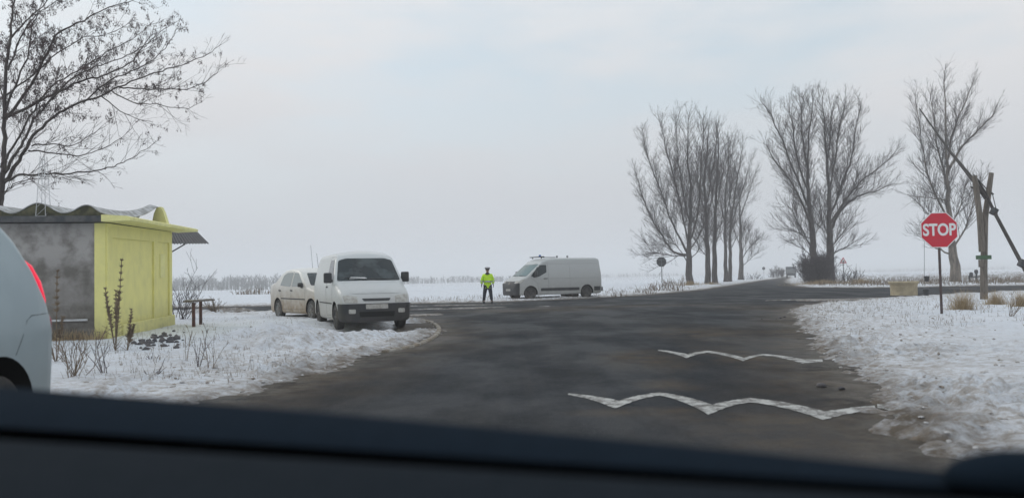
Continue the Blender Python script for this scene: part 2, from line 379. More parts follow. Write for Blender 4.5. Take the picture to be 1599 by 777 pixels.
def snow_material():
    m = bpy.data.materials.new('snow'); m.use_nodes = True; t = m.node_tree; b = t.nodes['Principled BSDF']; L = t.links.new
    tc = N('ShaderNodeTexCoord', t)
    at = N('ShaderNodeAttribute', t, attribute_name='sd')
    def noise(s, d=6, r=.6, sx=1, sy=1):
        mp = N('ShaderNodeMapping', t); mp.inputs['Scale'].default_value = (sx, sy, 1); L(tc.outputs['Object'], mp.inputs[0])
        n = N('ShaderNodeTexNoise', t); n.inputs['Scale'].default_value = s; n.inputs['Detail'].default_value = d; n.inputs['Roughness'].default_value = r
        L(mp.outputs[0], n.inputs['Vector']); return n.outputs['Fac']
    def rng(s, a, b_, c=0., d=1.):
        n = N('ShaderNodeMapRange', t); n.inputs[1].default_value = a; n.inputs[2].default_value = b_; n.inputs[3].default_value = c; n.inputs[4].default_value = d
        L(s, n.inputs[0]); return n.outputs[0]
    def mul(a, b_, op='MULTIPLY'):
        n = N('ShaderNodeMath', t, operation=op, use_clamp=True)
        for i, q in enumerate((a, b_)):
            if isinstance(q, float): n.inputs[i].default_value = q
            else: L(q, n.inputs[i])
        return n.outputs[0]
    def mix(f, a, b_):
        n = N('ShaderNodeMix', t, data_type='RGBA'); L(f, n.inputs[0])
        for i, q in ((6, a), (7, b_)):
            if isinstance(q, tuple): n.inputs[i].default_value = (*q, 1)
            else: L(q, n.inputs[i])
        return n.outputs[2]
    c = mix(rng(noise(.6), .35, .65), (.80, .83, .88), (.72, .76, .82))
    near = rng(at.outputs['Fac'], .3, 4.2, 1., 0.)          # salt, grit and mud next to the carriageway; noise also paints crease shade
    gr = mul(near, rng(noise(6.5, 9, .78, 1, 1.3), .45, .58))
    c = mix(mul(gr, .85), c, (.36, .305, .25))
    g2_ = mul(near, rng(noise(1.1, 6, .7), .48, .66)); c = mix(mul(g2_, .55), c, (.42, .40, .39))
    veryn = rng(at.outputs['Fac'], .0, .75, 1., 0.)
    c = mix(mul(veryn, rng(noise(4, 8, .7), .34, .58, .25, 1.)), c, (.13, .105, .08))
    # thin cover: stubble and dead grass showing through
    st = mul(rng(noise(6, 9, .82, 1, 1.5), .54, .63), rng(noise(.45, 5, .65), .42, .54))
    c = mix(mul(st, .85), c, (.25, .20, .15))
    far = mul(rng(noise(.035, 8, .7, 1, 2.4), .52, .62), rng(at.outputs['Fac'], 4., 60.))
    c = mix(mul(far, .28), c, (.30, .27, .24))
    L(c, b.inputs['Base Color']); b.inputs['Roughness'].default_value = .75; b.inputs['Specular IOR Level'].default_value = .3
    n = N('ShaderNodeTexNoise', t); n.inputs['Scale'].default_value = 11; n.inputs['Detail'].default_value = 9; n.inputs['Roughness'].default_value = .72; L(tc.outputs['Object'], n.inputs['Vector'])
    bp = N('ShaderNodeBump', t); bp.inputs['Distance'].default_value = .05; L(n.outputs['Fac'], bp.inputs['Height']); L(bp.outputs[0], b.inputs['Normal'])
    return m
def asphalt_material():
    m = bpy.data.materials.new('asphalt'); m.use_nodes = True; t = m.node_tree; b = t.nodes['Principled BSDF']; L = t.links.new
    tc = N('ShaderNodeTexCoord', t); at = N('ShaderNodeAttribute', t, attribute_name='sd'); mu_ = N('ShaderNodeAttribute', t, attribute_name='mud')
    def noise(s, d=6, r=.6, sx=1, sy=1, rot=0):
        mp = N('ShaderNodeMapping', t); mp.inputs['Scale'].default_value = (sx, sy, 1); mp.inputs['Rotation'].default_value = (0, 0, rot); L(tc.outputs['Object'], mp.inputs[0])
        n = N('ShaderNodeTexNoise', t); n.inputs['Scale'].default_value = s; n.inputs['Detail'].default_value = d; n.inputs['Roughness'].default_value = r
        L(mp.outputs[0], n.inputs['Vector']); return n.outputs['Fac']
    def rng(s, a, b_, c=0., d=1.):
        n = N('ShaderNodeMapRange', t); n.inputs[1].default_value = a; n.inputs[2].default_value = b_; n.inputs[3].default_value = c; n.inputs[4].default_value = d
        L(s, n.inputs[0]); return n.outputs[0]
    def mul(a, b_, op='MULTIPLY'):
        n = N('ShaderNodeMath', t, operation=op, use_clamp=True)
        for i, q in enumerate((a, b_)):
            if isinstance(q, float): n.inputs[i].default_value = q
            else: L(q, n.inputs[i])
        return n.outputs[0]
    def mix(f, a, b_):
        n = N('ShaderNodeMix', t, data_type='RGBA'); L(f, n.inputs[0])
        for i, q in ((6, a), (7, b_)):
            if isinstance(q, tuple): n.inputs[i].default_value = (*q, 1)
            else: L(q, n.inputs[i])
        return n.outputs[2]
    c = mix(rng(noise(.8, 6, .6, 1.6, .35, .25), .35, .65), (.012, .016, .022), (.022, .025, .030))   # worn lanes along the road
    c = mix(rng(noise(.25, 7, .65), .45, .62, 0., .6), c, (.036, .037, .038))
    c = mix(rng(noise(60, 4, .8), .55, .75, 0., .4), c, (.08, .08, .08))                            # stone grain
    mud = mul(rng(at.outputs['Fac'], -1.7, -.1), rng(noise(1.1, 7, .65), .32, .62))
    mud = mul(mud, mul(mu_.outputs['Fac'], rng(noise(1.6, 8, .7), .35, .62)), 'MAXIMUM')
    c = mix(mul(mud, .85), c, (.095, .068, .042))
    trk = noise(1.5, 6, .6, 1.9, .10, .22); c = mix(rng(trk, .48, .70, 0., .35), c, (.050, .046, .042)); c = mix(rng(trk, .30, .46, .35, 0.), c, (.010, .012, .015))
    mel = mul(rng(at.outputs['Fac'], -.75, -.15), rng(noise(3.2, 8, .72), .40, .60)); c = mix(mul(mel, .65), c, (.17, .155, .135))
    c = mix(rng(noise(15, 6, .78), .46, .66, 0., .5), c, (.060, .060, .061)); c = mix(rng(noise(28, 5, .8), .30, .46, .6, 0.), c, (.006, .007, .009))
    # hairline cracks and sealed patches
    vo = N('ShaderNodeTexVoronoi', t, feature='DISTANCE_TO_EDGE'); vo.inputs['Scale'].default_value = .55
    wp = N('ShaderNodeTexNoise', t); wp.inputs['Scale'].default_value = 1.3; wp.inputs['Detail'].default_value = 6; L(tc.outputs['Object'], wp.inputs['Vector'])
    va = N('ShaderNodeMix', t, data_type='VECTOR'); va.inputs[0].default_value = .35; L(tc.outputs['Object'], va.inputs[4]); L(wp.outputs['Color'], va.inputs[5]); L(va.outputs[1], vo.inputs['Vector'])
    crk = mul(rng(vo.outputs['Distance'], .002, .012, 1., 0.), rng(noise(.3, 4), .45, .6))
    c = mix(mul(crk, .7), c, (.006, .006, .007))
    # dried salt and slush flecks
    fl_ = mul(rng(noise(9, 6, .8, 1.3, .8), .655, .69), rng(noise(.45, 5, .6), .48, .6))
    c = mix(mul(fl_, .6), c, (.30, .30, .30))
    L(c, b.inputs['Base Color'])
    wet = rng(noise(.55, 5, .6, 1, .5), .42, .6, .55, .82)
    L(wet, b.inputs['Roughness']); b.inputs['Specular IOR Level'].default_value = .08
    n = N('ShaderNodeTexNoise', t); n.inputs['Scale'].default_value = 45; n.inputs['Detail'].default_value = 6; L(tc.outputs['Object'], n.inputs['Vector'])
    bp = N('ShaderNodeBump', t); bp.inputs['Distance'].default_value = .012; L(n.outputs['Fac'], bp.inputs['Height']); L(bp.outputs[0], b.inputs['Normal'])
    return m
tag(grid_mesh('snow_field', verts, quads, {'sd': SD}, snow_material()), 'snow covered flat field and verges, churned and dirty next to the road', kind='structure')
mud = np.zeros(X.shape)
for c, rx, ry in [(g2(1060, 600), .45, .5), (g2(820, 484), 3.5, 2.2), (g2(960, 478), 5, 1.5), (g2(1010, 560), .7, 1.6), (g2(1170, 560), .6, 3), (g2(1300, 600), .9, 1.4), (g2(1300, 680), 1.1, .9),
                  (g2(1110, 520), 1.2, 3), (g2(660, 530), .8, 1.2), (g2(1010, 642), .7, .25), (g2(1200, 655), 1.0, .5), (g2(560, 575), .9, .5), (g2(1170, 480), 1.6, 3)]:
    mud = np.maximum(mud, np.clip(1.3-ell(X, Y, c, rx, ry), 0, 1))
AV = np.stack([X, Y, 0*X], -1).reshape(-1, 3)
keep = (SD.ravel()[quads].min(1) < 1.0)
tag(grid_mesh('road', AV, quads[keep], {'sd': SD, 'mud': mud}, asphalt_material()), 'dark patched asphalt of the road junction', kind='structure')

def ground_z(x, y):
    i = min(max(int(np.searchsorted(ys, y)), 1), ny-1); j = min(max(int(np.searchsorted(xs, x)), 1), nx-1)
    return float(max(H[i, j], AV.reshape(ny, nx, 3)[i, j, 2] if SD[i, j] < 0 else H[i, j]))

# ------------------------------------------------------------------ kerb round the nose of the island, painted marks
def strip(name, pts, wd, z0, z1, m):
    bm = bmesh.new(); rows = []
    for i, p in enumerate(pts):
        p = Vector(p); t = (Vector(pts[min(i+1, len(pts)-1)]) - Vector(pts[max(i-1, 0)])).normalized(); nrm = Vector((-t.y, t.x))
        a = p - nrm*wd/2; b = p + nrm*wd/2; zz = z1 + .012*math.sin(i*2.1)
        rows.append([bm.verts.new((a.x, a.y, z0)), bm.verts.new((a.x, a.y, zz-.015)), bm.verts.new((a.x+nrm.x*.02, a.y+nrm.y*.02, zz)),
                     bm.verts.new((b.x-nrm.x*.02, b.y-nrm.y*.02, zz)), bm.verts.new((b.x, b.y, zz-.015)), bm.verts.new((b.x, b.y, z0))])
    for i in range(len(rows)-1):
        for k in range(5): bm.faces.new((rows[i][k], rows[i][k+1], rows[i+1][k+1], rows[i+1][k]))
    bm.faces.new(rows[0]); bm.faces.new(rows[-1][::-1])
    return bobj(name, bm, m, None, 60)
def catmull(pts, n=6):
    pts = [Vector(p) for p in pts]; o = []
    for i in range(len(pts)-1):
        p0, p1, p2, p3 = pts[max(i-1, 0)], pts[i], pts[i+1], pts[min(i+2, len(pts)-1)]
        for k in range(n):
            t = k/n
            o.append(.5*((2*p1) + (p2-p0)*t + (2*p0-5*p1+4*p2-p3)*t*t + (3*p1-p0-3*p2+p3)*t**3))
    o.append(pts[-1]); return o
tag(strip('kerb', catmull([g2(*p) for p in [(600, 550), (645, 541), (672, 530), (683, 521), (685, 513), (678, 506), (662, 500.5), (640, 497)]], 8), .11, -.05, .04, M['kerbc']),
    'dirty concrete kerb curving round the nose of the snowy island', kind='structure')

def paint_material():
    m = mat('road_paint', (.52, .52, .50), .7)
    t = m.node_tree; b = t.nodes['Principled BSDF']; L = t.links.new
    tc = N('ShaderNodeTexCoord', t); n = N('ShaderNodeTexNoise', t); n.inputs['Scale'].default_value = 7; n.inputs['Detail'].default_value = 9; n.inputs['Roughness'].default_value = .75
    L(tc.outputs['Object'], n.inputs['Vector'])
    mr = N('ShaderNodeMapRange', t); mr.inputs[1].default_value = .44; mr.inputs[2].default_value = .56; L(n.outputs['Fac'], mr.inputs[0])
    mx = N('ShaderNodeMix', t, data_type='RGBA'); L(mr.outputs[0], mx.inputs[0]); mx.inputs[6].default_value = (.50, .50, .48, 1); mx.inputs[7].default_value = (.12, .11, .10, 1)
    L(mx.outputs[2], b.inputs['Base Color']); return m
PAINT = paint_material()
def wave_mark(top, bot, label):
    """top/bottom outline of the painted scallops, both running left to right, in ground coordinates."""
    bm = bmesh.new(); n = 90
    def resample(pl):
        q = [Vector(p) for p in pl]; o = []
        for i in range(len(q)-1):
            for k in range(8):
                t = k/8; o.append(q[i].lerp(q[i+1], t))
        o.append(q[-1]); return [Vector(g2(p.x, p.y)) for p in o]
    T = resample(top); B = resample(bot)
    def at(pl, f):
        k = f*(len(pl)-1); i = min(int(k), len(pl)-2); return pl[i].lerp(pl[i+1], k-i)
    prev = None
    for i in range(n+1):
        a, b = at(T, i/n), at(B, i/n)
        j = .035*(random.random()-.5)
        r = [bm.verts.new((a.x, a.y+j, .005)), bm.verts.new((b.x, b.y-j, .005))]
        if prev: bm.faces.new((prev[0], prev[1], r[1], r[0]))
        prev = r
    o = bobj('road_marking', bm, PAINT); tag(o, label, kind='structure')
    return o
def scallops(keys, n=8):
    """keys: alternating trough/crest points; arcs rise steeply from each pointed trough to a round crest."""
    o = []
    for i in range(len(keys)-1):
        (u0, v0, k0), (u1, v1, k1) = keys[i], keys[i+1]
        for j in range(n):
            t = j/n
            if k0 == 'c' and k1 == 't': f = t*t*.55 + t*.45
            elif k0 == 't' and k1 == 'c': f = 1-((1-t)**2*.55 + (1-t)*.45)
            else: f = t
            o.append((u0+(u1-u0)*t, v0+(v1-v0)*f))
    o.append(keys[-1][:2]); return o
wave_mark(scallops([(888, 614, 'c'), (967, 625.5, 't'), (1030, 612.5, 'c'), (1112, 632, 't'), (1172, 621.5, 'c'), (1288, 642.5, 't'), (1366, 633.5, 'c')]),
          scallops([(886, 616.5, 'c'), (960, 638, 't'), (1030, 617.5, 'c'), (1106, 647.5, 't'), (1172, 628, 'c'), (1286, 656, 't'), (1368, 640.5, 'c')]),
          'nearer white scalloped line painted across the road')
wave_mark([(1371, 631), (1392, 632.5), (1406, 640), (1414, 652), (1421, 665)], [(1369, 637), (1385, 639.5), (1395, 648), (1402, 658), (1410, 665)],
          'short hooked end of the nearer painted line by the snow bank')
wave_mark(scallops([(1028, 546, 'c'), (1074, 553, 't'), (1104, 547.5, 'c'), (1162, 558.5, 't'), (1192, 552.5, 'c'), (1256, 561.5, 't'), (1284, 561, 'c')]),
          scallops([(1027, 547.5, 'c'), (1072, 559, 't'), (1104, 550.5, 'c'), (1160, 563.5, 't'), (1192, 555, 'c'), (1254, 567.5, 't'), (1285, 565, 'c')]),
          'farther white scalloped line painted across the road')

# ------------------------------------------------------------------ clods, stones
def lump(bm, c, r, sq=.6):
    rr = bmesh.ops.create_icosphere(bm, subdivisions=1, radius=r)['verts']
    ax = Matrix.Rotation(random.uniform(0, 6.3), 3, 'Z'); s = Vector((random.uniform(.7, 1.3), random.uniform(.7, 1.3), sq*random.uniform(.7, 1.2)))
    for v in rr:
        q = v.co*random.uniform(.75, 1.2); q = Vector((q.x*s.x, q.y*s.y, q.z*s.z)); v.co = ax @ q + Vector(c)
def pt_on_edge(i0, i1):
    i = random.randint(i0, i1); a, b = EP[i], EP[i+1]; t = random.random()
    return a + (b-a)*t, np.array([-(b-a)[1], (b-a)[0]])/np.hypot(*(b-a))
bm = bmesh.new()
iR0, iR1 = 2, 12
segs = [(i, np.hypot(*(EP[i+1]-EP[i]))) for i in range(2, 14)] + [(i, np.hypot(*(EP[i+1]-EP[i]))) for i in range(len(EP)-18, len(EP)-5)]
for k in range(1500):
    i = random.choices([s[0] for s in segs], [s[1] for s in segs])[0]
    a, b = EP[i], EP[i+1]; p = a + (b-a)*random.random(); nn = np.array([(b-a)[1], -(b-a)[0]])/np.hypot(*(b-a))
    off = abs(random.gauss(0, 1.4))+.02; p = p + nn*off
    if float(sdf(np.array([p[0]]), np.array([p[1]]))[0]) < -.35 or p[1] < 4: continue
    r = random.uniform(.010, .032)
    lump(bm, (p[0], p[1], ground_z(p[0], p[1]) + r*.15), r)
tag(bobj('snow_clods', bm, M['clod'], None, 60), 'lumps of dirty crusted snow strewn along the road edges', kind='stuff')
bm = bmesh.new()
for u, v, r in [(1218, 497, .05), (1225, 495, .04), (1212, 498, .03), (1283, 604, .05), (1314, 608, .035), (1190, 498, .03)]:
    p = G(u, v); lump(bm, (p.x, p.y, r*.4), r)
tag(bobj('road_grit', bm, M['rubble'], None, 60), 'few dark clods lying on the asphalt near the right snow bank', kind='stuff')

# ------------------------------------------------------------------ twigs: fast segment meshes
def seg_mesh(name, S, m, parent=None, n=3):
    """S: list of (p0, p1, r0, r1). Every segment an open n-sided prism, all one mesh."""
    A = np.array([[*s[0], *s[1], s[2], s[3]] for s in S], float)
    p0, p1, r0, r1 = A[:, :3], A[:, 3:6], A[:, 6], A[:, 7]
    d = p1-p0; L = np.linalg.norm(d, axis=1, keepdims=True); d = d/np.maximum(L, 1e-9)
    h = np.where(np.abs(d[:, 2:3]) < .9, np.array([[0, 0, 1.]]), np.array([[1., 0, 0]]))
    a = np.cross(d, h); a /= np.linalg.norm(a, axis=1, keepdims=True); b = np.cross(d, a)
    V = np.zeros((len(A), 2*n, 3))
    for k in range(n):
        c, s = math.cos(2*math.pi*k/n), math.sin(2*math.pi*k/n)
        V[:, k] = p0 + (a*c+b*s)*r0[:, None]; V[:, n+k] = p1 + (a*c+b*s)*r1[:, None]
    base = np.arange(len(A))[:, None]*2*n
    Q = np.concatenate([base + np.array([[k, (k+1) % n, n+(k+1) % n, n+k]]) for k in range(n)], 0)
    me = bpy.data.meshes.new(name); me.vertices.add(len(A)*2*n); me.vertices.foreach_set('co', V.astype(np.float32).ravel())
    me.loops.add(Q.size); me.loops.foreach_set('vertex_index', Q.astype(np.int32).ravel())
    me.polygons.add(len(Q)); me.polygons.foreach_set('loop_start', np.arange(0, Q.size, 4, dtype=np.int32)); me.polygons.foreach_set('loop_total', np.full(len(Q), 4, np.int32))
    me.update(calc_edges=True)
    return mlink(name, me, m, parent, 180)
U = random.uniform
def rv(s=1.0): return Vector((U(-s, s), U(-s, s), U(-s, s)))
def twig(S, p, d, L, r, lvl, cfg):
    n = max(2, min(6, int(L/cfg['seg']+.5))); st = L/n; p = p.copy(); d = d.normalized(); pts = [(p.copy(), d.copy())]
    for i in range(n):
        d = (d + rv(cfg['wob']) + Vector((0, 0, cfg['up']))).normalized(); q = p + d*st
        S.append((p, q, r*(1-.75*i/n), r*(1-.75*(i+1)/n))); p = q; pts.append((p.copy(), d.copy()))
    if lvl <= 0: return
    k = max(1, int(L*cfg['dens'][lvl-1]*U(.7, 1.3)))
    for _ in range(k):
        f = U(.15, 1)*(n); i = min(int(f), n-1); a, da = pts[i]; b, _d = pts[i+1]; c = a.lerp(b, f-i)
        nd = (da*1.0 + side(da)*math.tan(R(U(*cfg['ang']))) + Vector((0, 0, cfg['up2']))).normalized()
        twig(S, c, nd, L*U(.3, .6)*(1.15-.55*f/n), r*.5, lvl-1, cfg)
def side(d):
    v = rv(); v = v - d*v.dot(d)
    return v.normalized() if v.length > 1e-4 else Vector((1, 0, 0))
def make_tree(name, base, limbs, cfg, label, cat='tree', group=None, bark='bark', seeds=None, twigm='twig'):
    """limbs: (r0, r1, [Vector...]) world polylines; the first is the trunk."""
    root = empty(name, base, 0, label, cat, group); off = -Vector(base)
    bm = bmesh.new(); S = []
    for li, (r0, r1, pts) in enumerate(limbs):
        pl = catmull(pts, 4); n = len(pl)
        pl = [p + (rv(cfg.get('kink', .03)) if 0 < i else Vector()) for i, p in enumerate(pl)]
        tk = cfg.get('tip', .02); r0 = r0*cfg.get('thick', 1.0)*(1 if li == 0 else cfg.get('limb', .62)); rad = [max(tk, r0 + (tk-r0)*(i/(n-1))**(.72 if li else .6)) for i in range(n)]
        if li == 0: rad[0] *= 1.25
        tube(bm, [p+off for p in pl], rad, 8 if li else 12)
        Ltot = sum((pl[i+1]-pl[i]).length for i in range(n-1)); acc = 0
        t0 = cfg['t0'] if li == 0 else cfg.get('t1', .12)
        for i in range(n-1):
            sl = (pl[i+1]-pl[i]).length; t = acc/Ltot; acc += sl
            if t < t0: continue
            cnt = sl*cfg['dens0']; k = int(cnt) + (random.random() < cnt-int(cnt))
            for _ in range(k):
                f = random.random(); p = pl[i].lerp(pl[i+1], f); d = (pl[i+1]-pl[i]).normalized()
                nd = (d + side(d)*math.tan(R(U(*cfg['ang']))) + Vector((0, 0, cfg['up2']))).normalized()
                LL = cfg['len']*U(.45, 1.2)*(1.15-.65*t)
                twig(S, p+off, nd, LL, max(cfg['r']*LL/cfg['len'], cfg['rmin']), cfg['lvl'], cfg)
    bobj('trunk', bm, M[bark], root, 60)
    S = [(a, b, max(r, cfg['rmin']*.8), max(q, cfg['rmin']*.6)) for a, b, r, q in S]
    seg_mesh('crown', S, M[twigm], root)
    if seeds: seeds(root, S, off)
    return root
def plimbs(Y, limbs, spread=.45):
    o = []
    for i, (r0, r1, px) in enumerate(limbs):
        k = 0 if i == 0 else U(-spread, spread); p0 = P(*px[0], Y); pts = []
        for u, v in px:
            q = P(u, v, Y); dd = (q - p0).length; pts.append(P(u, v, Y + k*dd))
        o.append((r0, r1, pts))
    return o
far = dict(seg=.75, wob=.13, up=.05, up2=.30, dens=[2.7, 2.6, 2.0], ang=(18, 46), dens0=7.6, len=3.3, r=.028, rmin=.0105, lvl=2, t0=.25, kink=.08)
def F(**k): d = dict(far); d.update(k); return d
GR = 'bare poplars along the far road'
def ptree(u, v, limbs, label, cfg, bark='bark', base_in=.3):
    b = G(u, v); Yd = b.y; lm = plimbs(Yd, [(a, c, [(x, v-(v-y)*.955) for x, y in px]) for a, c, px in limbs])
    bz = float(relief(np.array([b.x]), np.array([b.y]))[0])*0
    lm[0][2][0] = Vector((b.x, Yd, -base_in))
    return make_tree('poplar_tree', (b.x, Yd, 0), lm, cfg, label, 'tree', GR, bark)
ptree(1077, 445, [(.52, .12, [(1077, 446), (1076, 400), (1077, 360), (1079, 300), (1074, 230), (1076, 165)]),
      (.27, .06, [(1074, 396), (1052, 390), (1034, 365), (1012, 325), (1000, 288), (992, 255)]),
      (.24, .05, [(1072, 390), (1050, 345), (1030, 285), (1012, 235), (1003, 190)]),
      (.22, .05, [(1076, 380), (1064, 320), (1050, 260), (1038, 215), (1031, 178)]),
      (.20, .05, [(1078, 350), (1066, 290), (1058, 230), (1055, 172)]),
      (.22, .05, [(1078, 370), (1090, 320), (1094, 260), (1098, 200), (1096, 170)]),
      (.14, .03, [(1078, 385), (1098, 350), (1110, 310), (1118, 260)]),
      (.12, .03, [(1070, 398), (1045, 396), (1020, 390), (1005, 372)]),
      (.10, .03, [(1072, 405), (1055, 380), (1040, 378), (1028, 390)]),
      (.10, .03, [(1079, 400), (1092, 385), (1100, 368)])],
      'leftmost bare poplar with a leaning limb reaching far left', F())
ptree(1105, 443.5, [(.48, .10, [(1105, 444), (1105, 400), (1103, 340), (1100, 280), (1104, 220), (1108, 185)]),
      (.16, .04, [(1104, 340), (1092, 290), (1088, 240), (1090, 205)]), (.15, .04, [(1103, 320), (1112, 260), (1118, 215), (1124, 190)]),
      (.12, .03, [(1104, 380), (1086, 350), (1078, 320)]), (.10, .03, [(1104, 400), (1090, 380), (1084, 366)])],
      'tall bare poplar, left half of the thick touching pair', F(t0=.18, dens0=6.2))
ptree(1116, 443, [(.46, .10, [(1116, 443.5), (1116, 400), (1117, 340), (1119, 280), (1122, 220), (1118, 180)]),
      (.15, .04, [(1117, 330), (1108, 270), (1105, 230)]), (.15, .04, [(1118, 320), (1129, 260), (1133, 215)]),
      (.10, .03, [(1117, 380), (1126, 350), (1130, 320)])],
      'tall bare poplar, right half of the thick touching pair', F(t0=.18, dens0=6.2))
ptree(1133, 441, [(.38, .08, [(1133, 441.5), (1133, 400), (1132, 350), (1134, 290), (1138, 240), (1136, 205)]),
      (.14, .04, [(1133, 350), (1124, 300), (1122, 255)]), (.13, .04, [(1134, 330), (1144, 280), (1148, 240)])],
      'bare poplar with a pale slim trunk between the thick pair and the forked one', F(t0=.2, dens0=6))
ptree(1140, 440.5, [(.40, .08, [(1140.5, 441), (1140, 405), (1141, 350), (1147, 300), (1155, 250), (1160, 215)]),
      (.18, .04, [(1141, 350), (1150, 320), (1162, 280), (1172, 240)]), (.18, .04, [(1141, 340), (1139, 290), (1142, 240), (1148, 200)]),
      (.12, .03, [(1141, 385), (1152, 365), (1158, 350)])],
      'bare poplar whose forked top leans right over the verge', F(t0=.2, dens0=6.2))
ptree(1157, 437.5, [(.62, .12, [(1157, 438), (1157, 400), (1156, 350), (1155, 310), (1152, 285)]),
      (.2, .05, [(1156, 335), (1164, 310), (1172, 285), (1180, 258)]), (.16, .04, [(1157, 405), (1170, 385), (1182, 372), (1190, 368)]),
      (.14, .04, [(1157, 400), (1166, 372), (1172, 350)]), (.14, .04, [(1156, 380), (1146, 355), (1142, 330)]), (.12, .04, [(1158, 415), (1172, 402), (1186, 388)])],
      'shortest bare poplar, last of the left row, broken at the top', F(t0=.3, dens0=5, len=3.8))
ptree(1271, 443, [(.60, .12, [(1271, 444), (1270, 400), (1268, 350), (1262, 290), (1262, 220), (1270, 132)]),
      (.26, .05, [(1269, 355), (1250, 305), (1228, 265), (1208, 240), (1196, 215)]),
      (.24, .05, [(1266, 330), (1245, 270), (1222, 210), (1200, 160), (1190, 150)]),
      (.22, .05, [(1264, 300), (1246, 240), (1236, 180), (1232, 150)]),
      (.22, .05, [(1263, 270), (1254, 210), (1252, 160), (1256, 132)]),
      (.14, .03, [(1269, 385), (1250, 350), (1236, 320), (1218, 318)]), (.12, .03, [(1268, 370), (1246, 360), (1222, 350)]),
      (.10, .03, [(1270, 400), (1252, 385), (1234, 375)])],
      'big bare poplar rising out of the dark bush by the far road', F(t0=.10))
ptree(1296, 442.5, [(.62, .12, [(1296, 443.5), (1296, 400), (1295, 350), (1294, 290), (1290, 220), (1284, 135)]),
      (.28, .06, [(1296, 355), (1315, 320), (1340, 300), (1370, 290), (1395, 280)]),
      (.26, .06, [(1296, 345), (1316, 312), (1345, 275), (1375, 252), (1400, 226)]),
      (.24, .05, [(1295, 335), (1314, 285), (1330, 235), (1338, 180), (1345, 150)]),
      (.22, .05, [(1294, 300), (1304, 240), (1312, 180), (1322, 140)]),
      (.2, .05, [(1292, 260), (1296, 200), (1300, 150)]),
      (.14, .03, [(1296, 385), (1316, 360), (1330, 335)]), (.12, .03, [(1297, 395), (1318, 385), (1334, 375)]), (.12, .03, [(1296, 375), (1284, 340), (1280, 300)])],
      'big bare poplar with a limb stretching right, above the warning sign', F(t0=.10))
ptree(1493, 441, [(.60, .10, [(1493, 442), (1489, 400), (1483, 350), (1480, 290), (1478, 210), (1474, 95)]),
      (.2, .05, [(1482, 345), (1462, 300), (1446, 250), (1436, 190), (1428, 135)]),
      (.2, .05, [(1480, 290), (1468, 240), (1458, 180), (1452, 130)]),
      (.22, .05, [(1480, 262), (1500, 220), (1528, 192), (1548, 170), (1556, 152)]),
      (.2, .05, [(1479, 240), (1490, 190), (1506, 150), (1520, 110)]),
      (.18, .05, [(1489, 385), (1508, 350), (1520, 310), (1532, 268)]), (.14, .04, [(1484, 360), (1500, 310), (1512, 270)]),
      (.15, .03, [(1486, 395), (1462, 384), (1445, 368), (1432, 362)]), (.12, .03, [(1480, 308), (1452, 302), (1428, 300)]), (.12, .03, [(1484, 360), (1462, 345), (1445, 325), (1432, 300)])],
      'lone bare poplar standing right of the others behind the STOP sign', F(t0=.3, len=2.9, rmin=.0095, dens0=7.2), 'bark_pale')

# ------------------------------------------------------------------ ash tree with hanging seed bunches, left
def ash_seeds(root, S, off):
    bm = bmesh.new(); tips = [s for s in S if (s[1]-s[0]).length > .05]
    random.shuffle(tips); made = 0
    for s in tips:
        wp = s[1]-off; d = CM.to_3x3().transposed() @ (wp - Vector((0, 0, CH))); uu = 799.5 + FPX*d.x/-d.z; vv = 388.5 - FPX*d.y/-d.z
        pr = .62 if (uu < 175 and vv < 185) else .30 if (uu < 320 and vv < 160) else .05
        # seed bunches are heaviest on the inner, upper crown
        if random.random() > pr: continue
        c = s[1]; n = random.randint(6, 15); made += 1
        for _ in range(n):
            a = U(0, 6.28); l = U(.045, .08); w_ = U(.008, .013); q = c + Vector((U(-.05, .05), U(-.05, .05), U(-.13, -.01)))
            t = Vector((U(-.5, .5), U(-.5, .5), -1)).normalized(); sd = Vector((math.cos(a), math.sin(a), 0)); nr = t.cross(sd).normalized()*.0025
            vs = [bm.verts.new(q), bm.verts.new(q+t*l*.5+sd*w_), bm.verts.new(q+t*l), bm.verts.new(q+t*l*.5-sd*w_), bm.verts.new(q+t*l*.5+nr), bm.verts.new(q+t*l*.5-nr)]
            for f in ((0, 1, 4), (1, 2, 4), (2, 3, 4), (3, 0, 4), (1, 0, 5), (2, 1, 5), (3, 2, 5), (0, 3, 5)): bm.faces.new([vs[k] for k in f])
        if made > 5200: break
    bobj('seed_bunches', bm, M['seed'], root)
TY = 24.0
